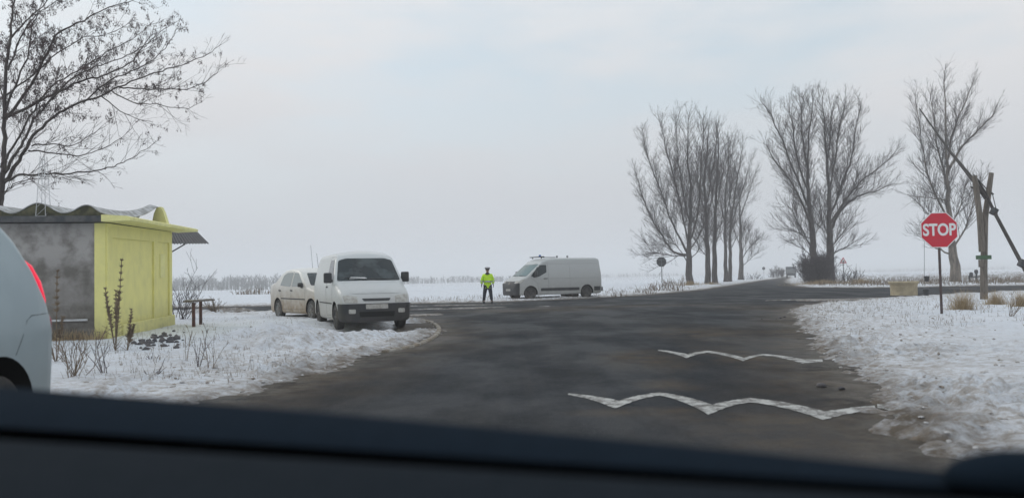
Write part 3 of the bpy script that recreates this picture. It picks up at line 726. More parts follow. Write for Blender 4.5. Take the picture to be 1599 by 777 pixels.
al = plimbs(TY, [(.17, .07, [(-6, 470), (-3, 380), (0, 330), (4, 290), (6, 230), (8, 170), (11, 100), (16, 50), (22, 0), (27, -60), (30, -150)]),
    (.075, .018, [(4, 288), (22, 262), (38, 235), (58, 205), (86, 181), (115, 165), (150, 152), (185, 136), (222, 120), (262, 108), (300, 95), (330, 80), (346, 70)]),
    (.06, .015, [(3, 276), (22, 245), (36, 222), (52, 188), (72, 165), (95, 140), (120, 118), (150, 105), (190, 90), (225, 70), (243, 40)]),
    (.05, .013, [(2, 262), (20, 232), (34, 205), (60, 160), (90, 128), (130, 108), (165, 82), (205, 62), (240, 34)]),
    (.05, .012, [(5, 285), (30, 274), (65, 272), (110, 271), (150, 266), (185, 257), (212, 244), (243, 220)]),
    (.03, .009, [(44, 235), (80, 238), (118, 243), (150, 236), (182, 220), (208, 196)]),
    (.03, .009, [(50, 228), (75, 225), (112, 228), (134, 215), (160, 198)]),
    (.06, .015, [(7, 188), (40, 145), (75, 82), (92, 52), (130, 32), (162, 15), (200, 2), (245, -5)]),
    (.05, .014, [(7, 175), (24, 135), (42, 90), (52, 40), (72, -10)]),
    (.06, .015, [(6, 185), (50, 165), (82, 148), (125, 128), (160, 118), (200, 100), (226, 72), (250, 52), (275, 34)]),
    (.025, .008, [(6, 300), (20, 288), (45, 280), (75, 278)]), (.022, .008, [(3, 310), (14, 296), (32, 287), (55, 284)]),
    (.03, .009, [(186, 136), (220, 138), (258, 139), (300, 137), (332, 120), (352, 98)]),
    (.025, .008, [(158, 150), (182, 168), (210, 184), (238, 190)]), (.025, .008, [(175, 142), (205, 160), (245, 162), (285, 170), (318, 160)]),
    (.04, .012, [(16, 60), (40, 35), (66, 10), (95, -20)]), (.04, .012, [(12, 110), (34, 60), (60, 20), (110, -10)]),
    (.03, .01, [(9, 160), (-10, 120), (-30, 80)]), (.035, .01, [(8, 150), (50, 118), (88, 84), (130, 60), (168, 52), (215, 30)]),
    (.03, .01, [(130, 160), (165, 130), (205, 112), (240, 92), (262, 70), (278, 42)])], .30)
al[0][2][0].z = -.2
make_tree('ash_tree', (al[0][2][0].x, TY, 0), al, dict(seg=.22, wob=.13, up=.03, up2=.22, dens=[3.6, 3.8], ang=(22, 58), dens0=6.0, len=1.15, r=.010, rmin=.0048, lvl=2, t0=.30, t1=.08, kink=.03, tip=.006, thick=.85, limb=1.0),
          'bare ash tree with bunches of dry seeds rising behind the yellow shelter', seeds=ash_seeds)

# ------------------------------------------------------------------ roadside shelter with the wavy roof
C0 = P(165.5, 540, 17.0); C0.z = 0
d1 = Vector((-1.0, 5.5, 0)).normalized(); d0 = Vector((-d1.y, d1.x, 0))      # d1 runs away along the yellow wall, d0 runs left along the grey wall
if d0.x > 0: d0 = -d0
rz = math.atan2(d0.y, d0.x)
B = empty('bus_shelter', C0, rz, 'low yellow and grey plastered bus shelter with a wavy roof', 'bus shelter')
# local: +x along the grey wall (left), local y: world d1 = local ?
ly = Vector((math.cos(rz+math.pi/2), math.sin(rz+math.pi/2), 0)); SY = 1 if ly.dot(d1) > 0 else -1
def bb(x0, x1, y0, y1, z0, z1):
    y0, y1 = SY*y0, SY*y1
    return (((x0+x1)/2, (y0+y1)/2, (z0+z1)/2), (abs(x1-x0), abs(y1-y0), abs(z1-z0)))
HW = 2.55; LW = 5.7; GW = 6.4
boxes('grey_wall', [bb(.03, GW, 0, .2, -.2, HW)], M['plaster'], B)
boxes('ledge', [bb(.35, GW-.2, -.07, -.002, .50, .54)], M['steelw'], B)
ysg = []
ysg.append(bb(0, .22, -.02, LW, -.2, HW))
boxes('yellow_wall', ysg, M['yellow'], B)
boxes('plinth', [bb(-.10, -.002, .9, LW+.10, -.2, .36), bb(-.06, -.002, .0, .9, -.2, .36)], M['yellow'], B, .02)
# raised frame round the recessed panels
fr = []
fr += [bb(-.045, -.001, 0, .30, .362, HW-.003), bb(-.045, -.001, 3.75, 4.15, .362, HW-.003), bb(-.045, -.001, LW-.3, LW, .362, HW-.003), bb(-.044, -.001, .302, 3.748, HW-.3, HW-.003), bb(-.044, -.001, 4.152, LW-.302, HW-.3, HW-.003)]
boxes('panel_frame', fr, M['yellow'], B)
boxes('hatch', [bb(-.02, -.001, 4.5, 5.0, 1.35, 1.95)], M['yellow2'], B, .004)
boxes('rear_wall', [bb(.22, GW, LW-.2, LW, -.2, HW-.003), bb(GW-.2, GW, .2, LW-.2, -.2, HW-.003)], M['plaster'], B)
boxes('roof_slab', [bb(.002, GW+.4, -.3, LW+.3, HW+.002, HW+.13)], M['fascia'], B, .01)
bm = bmesh.new()
prism(bm, [(-.55, HW+.03), (.0, HW+.004), (.0, HW+.15), (-.5, HW+.12), (-.56, HW+.09)], SY*-.31, SY*(LW+.95))
bobj('canopy', bm, M['yellow2'], B)
# wavy shell
bm = bmesh.new(); ns, nt_ = 110, 40; Wg = {}
def hsh(s, t):
    h = .045 + .105*(1-math.cos(2*math.pi*(s-.72)/1.0)) * (1 if s > .2 else max(0, (s+.1)/.3))
    k = math.exp(-((s-.02)/.40)**2)*max(0, min(1, (t-1.0)/3.3))**2.2*.42
    return h*(1-.5*math.exp(-((s+.05)/.3)**2)) + k
for i in range(ns+1):
    for j in range(nt_+1):
        s = .02 + (GW+.3)*i/ns; t = -.28 + 4.78*j/nt_
        z = HW+.135+hsh(s, t)
        Wg[i, j] = (bm.verts.new((s, SY*t, z)), bm.verts.new((s, SY*t, z+.018)))
for i in range(ns):
    for j in range(nt_):
        for l in (0, 1): bm.faces.new([Wg[a][l] for a in ((i, j), (i+1, j), (i+1, j+1), (i, j+1))])
for i in range(ns):
    for j in (0, nt_): bm.faces.new((Wg[i, j][0], Wg[i+1, j][0], Wg[i+1, j][1], Wg[i, j][1]))
for j in range(nt_):
    for i in (0, ns): bm.faces.new((Wg[i, j][0], Wg[i, j+1][0], Wg[i, j+1][1], Wg[i, j][1]))
bobj('roof_shell', bm, M['shell'], B, 50)
bm = bmesh.new(); pl = [(-.0 + (GW+.3)*i/ns) for i in range(ns+1)]
poly = [(s, HW+.1355+hsh(s, -.26)-.004) for s in pl] + [(GW+.3, HW+.132), (0, HW+.132)]
prism(bm, poly, SY*-.255, SY*-.20)
bobj('gable_infill', bm, M['moss'], B)
bm = bmesh.new()
prism(bm, [(-.22, HW+.10), (.20, HW+.10), (.13, HW+.45), (.06, HW+.62), (-.04, HW+.63), (-.10, HW+.50)], SY*4.45, SY*4.75)
bobj('roof_fin', bm, M['yellow2'], B, 40)
# sheet metal awning at the far end
bm = bmesh.new(); A = P(269, 380, 24.2); Bq = P(326, 379.5, 24.2); Cq = P(308, 361.5, 25.8); Dq = P(262, 361.5, 25.8)
inv = Matrix.Translation(C0) @ Matrix.Rotation(rz, 4, 'Z'); inv = inv.inverted()
n = 48; prev = None
for i in range(n+1):
    f = i/n; a = A.lerp(Bq, f); d = Dq.lerp(Cq, f); wv = .018*math.sin(i*math.pi/2)
    r = [bm.verts.new(inv @ (a+Vector((0, 0, wv)))), bm.verts.new(inv @ (d+Vector((0, 0, wv)))), bm.verts.new(inv @ (d+Vector((0, 0, wv-.012)))), bm.verts.new(inv @ (a+Vector((0, 0, wv-.012))))]
    if prev:
        for k in range(4): bm.faces.new((prev[k], prev[(k+1) % 4], r[(k+1) % 4], r[k]))
    prev = r
bobj('sheet_awning', bm, M['sheet'], B, 30)
bm = bmesh.new(); tube(bm, [inv @ (A + Vector((-.25, .3, -.3))), inv @ (A.lerp(Bq, .25) + Vector((0, .3, 0)))], .02, 6)
bobj('awning_bracket', bm, M['wooddark'], B)
for o in B.children:                                  # the roof line climbs a little towards the far end
    for v in o.data.vertices:
        if v.co.z > 0 and o.name.split('.')[0] not in ('sheet_awning', 'awning_bracket'): v.co.z += .027*abs(v.co.y)*min(1, v.co.z/HW)

# thin lattice mast on the roof edge
mp_ = P(73, 330, 16.72); root = empty('lattice_mast', (mp_.x, 16.95, HW+.13), 0, 'thin pale lattice mast standing on the shelter roof', 'mast')
bm = bmesh.new(); hm = 1.25
o0 = Vector((0, -.35, 0))
def mleg(k, h): w_ = .10*(1-.55*h/hm); return o0 + Vector((w_*(1 if k in (0, 1) else -1), w_*(1 if k in (1, 2) else -1), h))
for k in range(4): tube(bm, [mleg(k, 0), mleg(k, hm)], .007, 5)
for j in range(7):
    for k in range(4): tube(bm, [mleg(k, hm*j/7), mleg((k+1) % 4, hm*(j+1)/7)], .0035, 4)
bobj('lattice', bm, M['steelw'], root)
bm = bmesh.new(); box(bm, o0, (.24, .24, .02)); bobj('foot_plate', bm, M['steel'], root)

# ------------------------------------------------------------------ vehicles
def interp(st, x, k):
    for a, b in zip(st, st[1:]):
        if a[0] >= x >= b[0]:
            t = (a[0]-x)/(a[0]-b[0]+1e-9); return a[k]+(b[k]-a[k])*t
    return st[0][k] if x > st[0][0] else st[-1][k]
def loft(bm, st, belt, tum, rc, crown=.03, zclip=None, inflate=0.0, xr=None, step=.05, zmin=None):
    """st: (x, z_bottom, z_top, half_width) from front to back."""
    X_ = []
    for a, b in zip(st, st[1:]):
        L = math.hypot(a[0]-b[0], a[2]-b[2]); n = max(1, int(L/step))
        for i in range(n): X_.append([a[k]+(b[k]-a[k])*i/n for k in range(4)])
    X_.append(list(st[-1]))
    if xr: X_ = [q for q in X_ if xr[0] <= q[0] <= xr[1]]
    rings = []
    for x, zb, zt, wd in X_:
        if zclip: zt = min(zt, zclip)
        if zmin is not None: zb = zmin
        wd += inflate; zt = max(zt, zb+.05)
        rb = min(.10, (zt-zb)*.3); r = min(rc, (zt-zb)*.45) if not zclip or zt < zclip else .02
        def ws(z): return wd - tum*max(0, (z-belt))**1.15 - .05*max(0, (belt*.75-z))
        h = []
        for k in range(4): a = k/3*math.pi/2; h.append((ws(zb+rb)-rb*(1-math.sin(a)), zb+rb*(1-math.cos(a))))
        z0, z1 = zb+rb, zt-r; n = 12
        for k in range(1, n): z = z0+(z1-z0)*k/n; h.append((ws(z), z))
        wz = ws(z1)
        for k in range(6): a = k/5*math.pi/2; h.append((wz-r*(1-math.cos(a)), z1+r*math.sin(a)))
        yt = wz-r
        for k in range(1, 6): y = yt*(1-k/6); h.append((y, zt+crown*(1-(y/yt)**2)))
        full = [(0, zb)] + h + [(0, zt+crown)] + [(-y, z) for y, z in reversed(h)]
        dx = inflate if x > 0 else -inflate
        rings.append([bm.verts.new((x+(dx if inflate else 0), y, z)) for y, z in full])
    n = len(rings[0])
    for i in range(len(rings)-1):
        for k in range(n): bm.faces.new((rings[i][k], rings[i][(k+1) % n], rings[i+1][(k+1) % n], rings[i+1][k]))
    bm.faces.new(rings[0]); bm.faces.new(rings[-1][::-1])
def cut_wheels(o, wheels, r, wd, halfw):
    for x in wheels:
        for s in (-1, 1):
            bm = bmesh.new(); rg = lathe(bm, [(r, halfw-wd), (r, halfw+.3)], 36, 'Y', (x, 0, wheels_z[0]))
            bm.faces.new(rg[0]); bm.faces.new(rg[1][::-1])
            if s < 0:
                for v in bm.verts: v.co.y *= -1
            bmesh.ops.recalc_face_normals(bm, faces=bm.faces)
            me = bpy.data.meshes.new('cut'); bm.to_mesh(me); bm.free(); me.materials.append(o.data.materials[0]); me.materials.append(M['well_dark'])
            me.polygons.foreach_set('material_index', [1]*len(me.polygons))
            c = bpy.data.objects.new('cut', me); col.objects.link(c)
            md = o.modifiers.new('b', 'BOOLEAN'); md.operation = 'DIFFERENCE'; md.object = c; md.solver = 'EXACT'
            try: md.material_mode = 'TRANSFER'
            except Exception: pass
            bpy.context.view_layer.update()
            dg = bpy.context.evaluated_depsgraph_get(); nm = bpy.data.meshes.new_from_object(o.evaluated_get(dg), depsgraph=dg)
            if len(nm.polygons) > 100:
                o.modifiers.clear(); o.data = nm
            else: o.modifiers.clear()
            bpy.data.objects.remove(c)
wheels_z = [.3]
def bvh_of(o):
    me = o.data; return BVHTree.FromPolygons([v.co for v in me.vertices], [list(p.vertices) for p in me.polygons])
def densify(poly, st=.05):
    o = []
    for i, p in enumerate(poly):
        q = poly[(i+1) % len(poly)]; L = math.hypot(q[0]-p[0], q[1]-p[1]); n = max(1, int(L/st))
        for k in range(n): o.append((p[0]+(q[0]-p[0])*k/n, p[1]+(q[1]-p[1])*k/n))
    return o
def roundpoly(poly, r=.04, n=4):
    o = []
    for i, p in enumerate(poly):
        a = Vector(poly[i-1])-Vector(p); b = Vector(poly[(i+1) % len(poly)])-Vector(p); P0 = Vector(p)
        rr = min(r, a.length*.45, b.length*.45); s = P0+a.normalized()*rr; e_ = P0+b.normalized()*rr
        for k in range(n+1):
            t = k/n; o.append(tuple(s*(1-t)**2 + P0*2*t*(1-t) + e_*t*t))
    return o
def panel(name, bv, poly, axis, m, parent, off=.006, thick=.01, rings=7, r=.04, smooth=40):
    """project an outline on the body. axis '+x' front, '-x' rear: poly is (y, z); '+y'/'-y' sides: poly is (x, z); '+z': (x, y)."""
    poly = densify(roundpoly(poly, r) if r else poly); cx = sum(p[0] for p in poly)/len(poly); cz = sum(p[1] for p in poly)/len(poly)
    def cast(a, b):
        if axis == '+x': o, d = Vector((8, a, b)), Vector((-1, 0, 0))
        elif axis == '-x': o, d = Vector((-8, a, b)), Vector((1, 0, 0))
        elif axis == '+y': o, d = Vector((a, 5, b)), Vector((0, -1, 0))
        elif axis == '-y': o, d = Vector((a, -5, b)), Vector((0, 1, 0))
        else: o, d = Vector((a, b, 8)), Vector((0, 0, -1))
        h = bv.ray_cast(o, d)
        if h[0] is None: return None
        nrm = h[1] if h[1].dot(d) < 0 else -h[1]
        return h[0]-d*off, h[0]+d*thick
    bm = bmesh.new(); R_ = []
    for k in range(rings+1):
        f = 1-k/rings; rg = []
        pp = poly if k < rings else [(cx, cz)]
        for p in pp:
            c = cast(cx+(p[0]-cx)*f, cz+(p[1]-cz)*f)
            if c is None: c = last
            last = c; rg.append(bm.verts.new(c[0]))
            if k == 0: pass
        R_.append(rg)
    back = []
    for p in poly:
        c = cast(p[0], p[1]) or last; back.append(bm.verts.new(c[1]))
    n = len(poly)
    for i in range(n):
        j = (i+1) % n
        for k in range(rings-1): bm.faces.new((R_[k][i], R_[k][j], R_[k+1][j], R_[k+1][i]))
        bm.faces.new((R_[rings-1][i], R_[rings-1][j], R_[rings][0]))
        bm.faces.new((back[i], back[j], R_[0][j], R_[0][i]))
    return bobj(name, bm, m, parent, smooth)
def seam(name, bv, pts, axis, parent, wdt=.012, m=None, off=.003):
    """a thin dark gap line following the body."""
    o = []
    for a, b in zip(pts, pts[1:]):
        L = math.hypot(b[0]-a[0], b[1]-a[1]); n = max(1, int(L/.06))
        for k in range(n): o.append((a[0]+(b[0]-a[0])*k/n, a[1]+(b[1]-a[1])*k/n))
    o.append(pts[-1]); pp = []
    for a, b in o:
        og, d = {'+y': (Vector((a, 5, b)), Vector((0, -1, 0))), '-y': (Vector((a, -5, b)), Vector((0, 1, 0))), '+x': (Vector((8, a, b)), Vector((-1, 0, 0))), '-x': (Vector((-8, a, b)), Vector((1, 0, 0))), '+z': (Vector((a, b, 8)), Vector((0, 0, -1)))}[axis]
        h = bv.ray_cast(og, d)
        if h[0] is not None: pp.append(h[0]-d*(off-wdt/2))
    if len(pp) > 1: return tubeobj(name, pp, wdt/2, m or M['black'], parent, 5)
def wheel(root, x, y, r, wd, rimm, spokes=6, steer=0.0):
    s = 1 if y > 0 else -1
    h = empty('wheel', (x, y, r), steer); h.parent = root
    bm = bmesh.new(); a = wd/2
    rg = lathe(bm, [(r*.62, -a*.9), (r*.86, -a), (r*.97, -a*.8), (r, -a*.4), (r, a*.4), (r*.97, a*.8), (r*.86, a), (r*.62, a*.9)], 36, 'Y')
    for k in range(36): bm.faces.new((rg[0][k], rg[0][(k+1) % 36], rg[-1][(k+1) % 36], rg[-1][k]))
    bobj('tyre', bm, M['rubber'], h, 40)
    bm = bmesh.new()
    rg = lathe(bm, [(r*.63, s*a*.92), (r*.60, s*a*.97), (r*.56, s*a*.6), (.06, s*a*.35), (.001, s*a*.35)], 36, 'Y')
    for k in range(spokes):
        t = 2*math.pi*k/spokes; c = Vector((math.cos(t), 0, math.sin(t)))*r*.34 + Vector((0, s*a*.72, 0))
        box(bm, c, (r*.50, a*.25, r*.12), Matrix.Rotation(-t, 3, 'Y'), .006)
    lathe(bm, [(.001, s*a*.9), (r*.14, s*a*.88), (r*.16, s*a*.6)], 16, 'Y')
    bobj('rim', bm, rimm, h, 40)
    return h
def mirror(root, x, y, z, s, sz=(.12, .20, .24), m='black'):
    bm = bmesh.new(); box(bm, (x, y+s*sz[1]*.5, z), sz, bev=.035); box(bm, (x, y+s*.0, z-.07), (.07, .12, .05), bev=.01)
    o = bobj('side_mirror', bm, M[m], root, 40)
    bm = bmesh.new(); box(bm, (x-sz[0]*.5-.002, y+s*sz[1]*.5, z), (.006, sz[1]*.8, sz[2]*.8)); bobj('mirror_glass', bm, M['glass_mid'], o)
    return o
def wiper(root, bv, pts, parent=None):
    pp = []
    for y, z in pts:
        h = bv.ray_cast(Vector((8, y, z)), Vector((-1, 0, 0)))
        if h[0] is not None: pp.append(h[0] + Vector((.025, 0, .01)))
    if len(pp) > 1: tubeobj('wiper', pp, .009, M['black'], root, 5)

# --- parked white delivery van facing the camera
def small_van():
    loc = G(573, 512.5); ang = math.atan2(-1, .40)
    root = empty('delivery_van', (0, 0, 0), 0, 'small white delivery van with dark bumper parked nose out on the snowy island', 'van')
    st = [(2.08, .40, .52, .60), (2.06, .30, .64, .70), (2.00, .24, .76, .77), (1.93, .22, .85, .81), (1.80, .21, .93, .835), (1.60, .20, 1.01, .85), (1.24, .20, 1.15, .865),
          (.72, .20, 1.72, .87), (.62, .20, 1.785, .87), (.30, .20, 1.86, .87), (-.3, .20, 1.87, .87), (-1.8, .20, 1.86, .87), (-1.98, .21, 1.78, .86), (-2.03, .22, 1.3, .85), (-2.06, .3, .8, .83)]
    bm = bmesh.new(); loft(bm, st, 1.02, .24, .17, .05); body = bobj('body', bm, M['white'], root, 35)
    wheels_z[0] = .31; cut_wheels(body, (1.28, -1.42), .37, .26, .87); 
    body.data.polygons.foreach_set('use_smooth', [True]*len(body.data.polygons)); body.data.set_sharp_from_angle(angle=R(35))
    bv = bvh_of(body)
    panel('windshield', bv, [(-.775, 1.16), (.775, 1.16), (.665, 1.66), (.48, 1.715), (-.48, 1.715), (-.665, 1.66)], '+x', M['glass'], root, .006, .01, 8, .05)
    panel('bonnet', bv, [(-.56, .86), (.56, .86), (.68, 1.12), (-.68, 1.12)], '+x', M['white'], root, .010, .01, 6, .04)
    for s in (-1, 1):
        panel('headlight', bv, [(s*.44, .645), (s*.735, .65), (s*.77, .81), (s*.70, .83), (s*.45, .80)], '+x', M['lamp'], root, .010, .01, 5, .03)
        panel('fog_lamp', bv, [(s*.50, .40), (s*.66, .40), (s*.66, .50), (s*.50, .50)], '+x', M['lamp'], root, .035, .01, 3, .03)
        ax = '+y' if s > 0 else '-y'
        panel('front_window', bv, [(1.02, 1.16), (.18, 1.16), (.18, 1.68), (.62, 1.68)], ax, M['glass'], root, .005, .01, 6, .05)
        seam('door_seam', bv, [(1.06, 1.12), (1.0, .35), (.12, .32), (.12, 1.76), (.6, 1.75), (1.06, 1.12)], ax, root)
        seam('side_trim', bv, [(.95, .62), (-1.0, .62)], ax, root, .045, M['black'], .012)
        mirror(root, .98, s*.86, 1.24, s, (.13, .19, .25))
        panel('door_handle', bv, [(.36, 1.0), (.22, 1.0), (.22, 1.035), (.36, 1.035)], ax, M['black'], root, .02, .01, 2, .01)
    bm = bmesh.new(); loft(bm, st, 1.02, .24, .06, .0, zclip=.625, inflate=.022, xr=(1.66, 3), zmin=.2)
    bmp = bobj('front_bumper', bm, M['bumper'], root, 35); bv2 = bvh_of(bmp)
    panel('grille', bv, [(-.30, .685), (.30, .685), (.34, .745), (-.34, .745)], '+x', M['black'], root, .010, .01, 4, .02)
    panel('air_intake', bv2, [(-.40, .32), (.40, .32), (.42, .44), (-.42, .44)], '+x', M['well_dark'], root, .006, .01, 3, .02)
    panel('number_plate', bv2, [(-.26, .50), (.26, .50), (.26, .61), (-.26, .61)], '+x', M['plate'], root, .012, .005, 2, .01)
    for x, y in ((1.28, .74), (1.28, -.74), (-1.42, .74), (-1.42, -.74)): wheel(root, x, y, .31, .2, M['rim_dark'])
    wiper(root, bv, [(.62, 1.17), (.2, 1.19), (-.05, 1.21)]); wiper(root, bv, [(-.05, 1.19), (-.35, 1.21), (-.6, 1.23)])
    # papers and a hanging pennant seen in the windscreen are pale shapes right behind the glass
    panel('windscreen_paper', bv, [(-.02, 1.205), (-.48, 1.205), (-.44, 1.25), (-.10, 1.24)], '+x', M['whitesign'], root, .009, .004, 3, .01)
    bb_ = G(573, 512.5); root.location = (bb_.x-.42, bb_.y+1.25, .0); root.rotation_euler = (0, 0, ang); root.scale = (1.06, 1.06, 1.06)
    return root
small_van()

def sedan():
    root = empty('sedan_car', (0, 0, 0), 0, 'muddy off-white four door saloon half hidden behind the parked delivery van', 'car')
    st = [(2.11, .36, .5, .55), (2.09, .28, .64, .68), (2.03, .22, .72, .76), (1.95, .21, .80, .80), (1.80, .2, .85, .83), (.98, .2, 1.02, .865), (.30, .2, 1.45, .87), (.05, .2, 1.52, .87), (-.5, .2, 1.57, .87),
          (-.95, .2, 1.52, .87), (-1.2, .2, 1.42, .87), (-1.62, .2, 1.16, .86), (-1.75, .2, 1.14, .86), (-2.02, .2, 1.10, .83), (-2.08, .22, 1.0, .81), (-2.12, .36, .7, .76)]
    bm = bmesh.new(); loft(bm, st, .95, .30, .09, .03); body = bobj('body', bm, M['beige'], root, 35)
    wheels_z[0] = .31; cut_wheels(body, (1.30, -1.33), .37, .24, .87)
    body.data.polygons.foreach_set('use_smooth', [True]*len(body.data.polygons)); body.data.set_sharp_from_angle(angle=R(35)); bv = bvh_of(body)
    panel('windshield', bv, [(-.68, 1.05), (.68, 1.05), (.55, 1.43), (-.55, 1.43)], '+x', M['glass'], root, .006, .01, 8, .05)
    panel('rear_window', bv, [(-.62, 1.18), (.62, 1.18), (.52, 1.42), (-.52, 1.42)], '-x', M['glass'], root, .006, .01, 6, .05)
    for s in (-1, 1):
        ax = '+y' if s > 0 else '-y'
        panel('front_window', bv, [(.80, 1.02), (-.14, 1.02), (-.14, 1.44), (.18, 1.43)], ax, M['glass_mid'], root, .005, .01, 6, .05)
        panel('rear_side_window', bv, [(-.24, 1.02), (-1.12, 1.06), (-.98, 1.36), (-.75, 1.45), (-.24, 1.45)], ax, M['glass_mid'], root, .005, .01, 6, .06)
        seam('front_door_seam', bv, [(.92, .95), (.88, .35), (-.19, .32), (-.19, 1.48)], ax, root)
        seam('rear_door_seam', bv, [(-.19, .32), (-.9, .34), (-1.0, .62), (-1.2, 1.0)], ax, root)
        seam('side_trim', bv, [(.9, .64), (-1.0, .66)], ax, root, .05, M['bumper'], .012)
        for x in (-.06, -1.02): panel('door_handle', bv, [(x, .88), (x-.16, .89), (x-.16, .925), (x, .915)], ax, M['black'], root, .022, .01, 2, .01)
        mirror(root, .70, s*.85, 1.07, s, (.10, .16, .13))
        panel('headlight', bv, [(s*.42, .64), (s*.74, .64), (s*.76, .76), (s*.44, .76)], '+x', M['lamp'], root, .010, .01, 4, .03)
        panel('tail_light', bv, [(s*.55, .85), (s*.76, .85), (s*.76, 1.04), (s*.6, 1.04)], '-x', M['reddark'], root, .010, .01, 4, .03)
    panel('grille', bv, [(-.36, .62), (.36, .62), (.38, .73), (-.38, .73)], '+x', M['black'], root, .008, .01, 4, .03)
    bm = bmesh.new(); loft(bm, st, .95, .3, .05, .0, zclip=.56, inflate=.015, xr=(1.78, 3), zmin=.2); bobj('front_bumper', bm, M['beige'], root, 35)
    for x, y in ((1.30, .76), (1.30, -.76), (-1.33, .76), (-1.33, -.76)): wheel(root, x, y, .31, .18, M['rim'], 8)
    tubeobj('aerial', [(-.2, .1, 1.58), (-.32, .1, 2.05)], .006, M['black'], root, 5); tubeobj('aerial', [(-.2, -.1, 1.58), (-.34, -.1, 2.3)], .005, M['black'], root, 5)
    fw = P(487, 500, 25.0); rw = P(437.5, 492, 27.0); fw.z = rw.z = 0
    d = (fw-rw).normalized(); a = math.atan2(d.y, d.x)
    right = Vector((d.y, -d.x, 0)); mid = (fw+rw)/2 - right*.80
    root.location = (mid.x, mid.y, 0.0); root.rotation_euler = (0, 0, a); root.scale = (1, 1, 1.06)
sedan()

def big_van():
    root = empty('panel_van', (0, 0, 0), 0, 'large white panel van with a roof light bar standing across the junction', 'van')
    st = [(2.82, .46, .60, .55), (2.79, .36, .76, .72), (2.73, .30, .92, .84), (2.63, .27, 1.03, .91), (2.45, .26, 1.13, .96), (2.16, .25, 1.27, 1.0), (1.28, .25, 1.98, 1.02), (1.10, .25, 2.14, 1.02), (.80, .25, 2.25, 1.02), (.2, .25, 2.30, 1.02),
          (-2.5, .25, 2.31, 1.02), (-2.66, .26, 2.24, 1.01), (-2.74, .28, 1.4, 1.0), (-2.78, .35, .7, .98)]
    bm = bmesh.new(); loft(bm, st, 1.2, .12, .13, .04); body = bobj('body', bm, M['whitevan'], root, 35)
    wheels_z[0] = .35; cut_wheels(body, (1.93, -1.75), .43, .30, 1.02)
    body.data.polygons.foreach_set('use_smooth', [True]*len(body.data.polygons)); body.data.set_sharp_from_angle(angle=R(35)); bv = bvh_of(body)
    panel('windshield', bv, [(-.84, 1.31), (.84, 1.31), (.80, 1.97), (-.80, 1.97)], '+x', M['glass_teal'], root, .006, .01, 8, .06)
    panel('grille', bv, [(-.50, .84), (.50, .84), (.56, 1.03), (-.56, 1.03)], '+x', M['black'], root, .012, .01, 4, .03)
    panel('badge', bv, [(-.07, .90), (0, .84), (.07, .90), (0, 1.06)], '+x', M['rim'], root, .03, .01, 2, 0)
    for s in (-1, 1):
        ax = '+y' if s > 0 else '-y'
        panel('front_window', bv, [(1.92, 1.32), (1.72, 1.22), (1.40, 1.28), (.92, 1.50), (.90, 1.92), (1.35, 1.92)], ax, M['glass'], root, .006, .01, 6, .05)
        seam('front_door_seam', bv, [(1.45, .50), (1.5, .9), (1.9, 1.2), (1.35, 2.0), (.80, 2.0), (.80, .34), (1.4, .34)], ax, root, .014)
        seam('side_seam', bv, [(.70, 1.98), (-2.5, 1.98)], ax, root, .014, M['steel']); seam('side_seam', bv, [(.7, 1.16), (-2.6, 1.16)], ax, root, .012, M['steel'])
        seam('side_seam', bv, [(-.62, .4), (-.62, 2.0)], ax, root, .012, M['steel'])
        panel('side_trim', bv, [(1.30, .47), (-1.22, .47), (-1.22, .63), (1.30, .63)], ax, M['black'], root, .03, .01, 3, .03)
        panel('rear_trim', bv, [(-2.24, .42), (-2.68, .42), (-2.68, .66), (-2.24, .66)], ax, M['black'], root, .02, .01, 3, .03)
        panel('door_handle', bv, [(1.12, 1.14), (.88, 1.14), (.88, 1.18), (1.12, 1.18)], ax, M['black'], root, .03, .01, 2, .01)
        panel('headlight', bv, [(s*.56, .86), (s*.84, .84), (s*.90, 1.02), (s*.62, 1.08)], '+x', M['lamp'], root, .012, .01, 4, .04)
        panel('headlight', bv, [(2.68, .86), (2.42, .98), (2.28, 1.16), (2.46, 1.12), (2.66, 1.02)], ax, M['lamp'], root, .008, .01, 4, .03)
        mirror(root, 1.66, s*1.04, 1.42, s, (.14, .16, .34))
        panel('tail_light', bv, [(s*.86, 1.0), (s*.96, 1.0), (s*.94, 1.6), (s*.86, 1.6)], '-x', M['reddark'], root, .02, .01, 4, .02)
    bm = bmesh.new(); loft(bm, st, 1.2, .1, .05, .0, zclip=.93, inflate=.02, xr=(2.55, 4), zmin=.25); bmp = bobj('front_bumper', bm, M['bumper'], root, 35); bv2 = bvh_of(bmp)
    panel('number_plate', bv2, [(-.26, .50), (.26, .50), (.26, .61), (-.26, .61)], '+x', M['plate'], root, .012, .005, 2, .01)
    bm = bmesh.new(); box(bm, (-2.82, 0, .50), (.14, 1.9, .24), bev=.03); bobj('rear_bumper', bm, M['bumper'], root, 40)
    for x, y in ((1.93, .88), (1.93, -.88), (-1.75, .88), (-1.75, -.88)): wheel(root, x, y, .35, .24, M['rim_dark'], 6)
    for s in (-.6, .6): pass
    bm = bmesh.new(); box(bm, (.95, 0, 2.385), (.16, 1.45, .05), bev=.015); box(bm, (.95, .5, 2.33), (.05, .05, .08)); box(bm, (.95, -.5, 2.33), (.05, .05, .08)); o = bobj('light_bar', bm, M['black'], root, 40)
    bm = bmesh.new(); lathe(bm, [(.001, 2.52), (.05, 2.50), (.07, 2.44), (.07, 2.41), (.001, 2.41)], 14, 'Z', (.95, .35, 0)); bobj('beacon', bm, M['blue'], o, 40)
    bm = bmesh.new(); box(bm, (.5, .55, 2.352), (.9, .05, .035), bev=.01); bobj('roof_rail', bm, M['black'], root, 40)
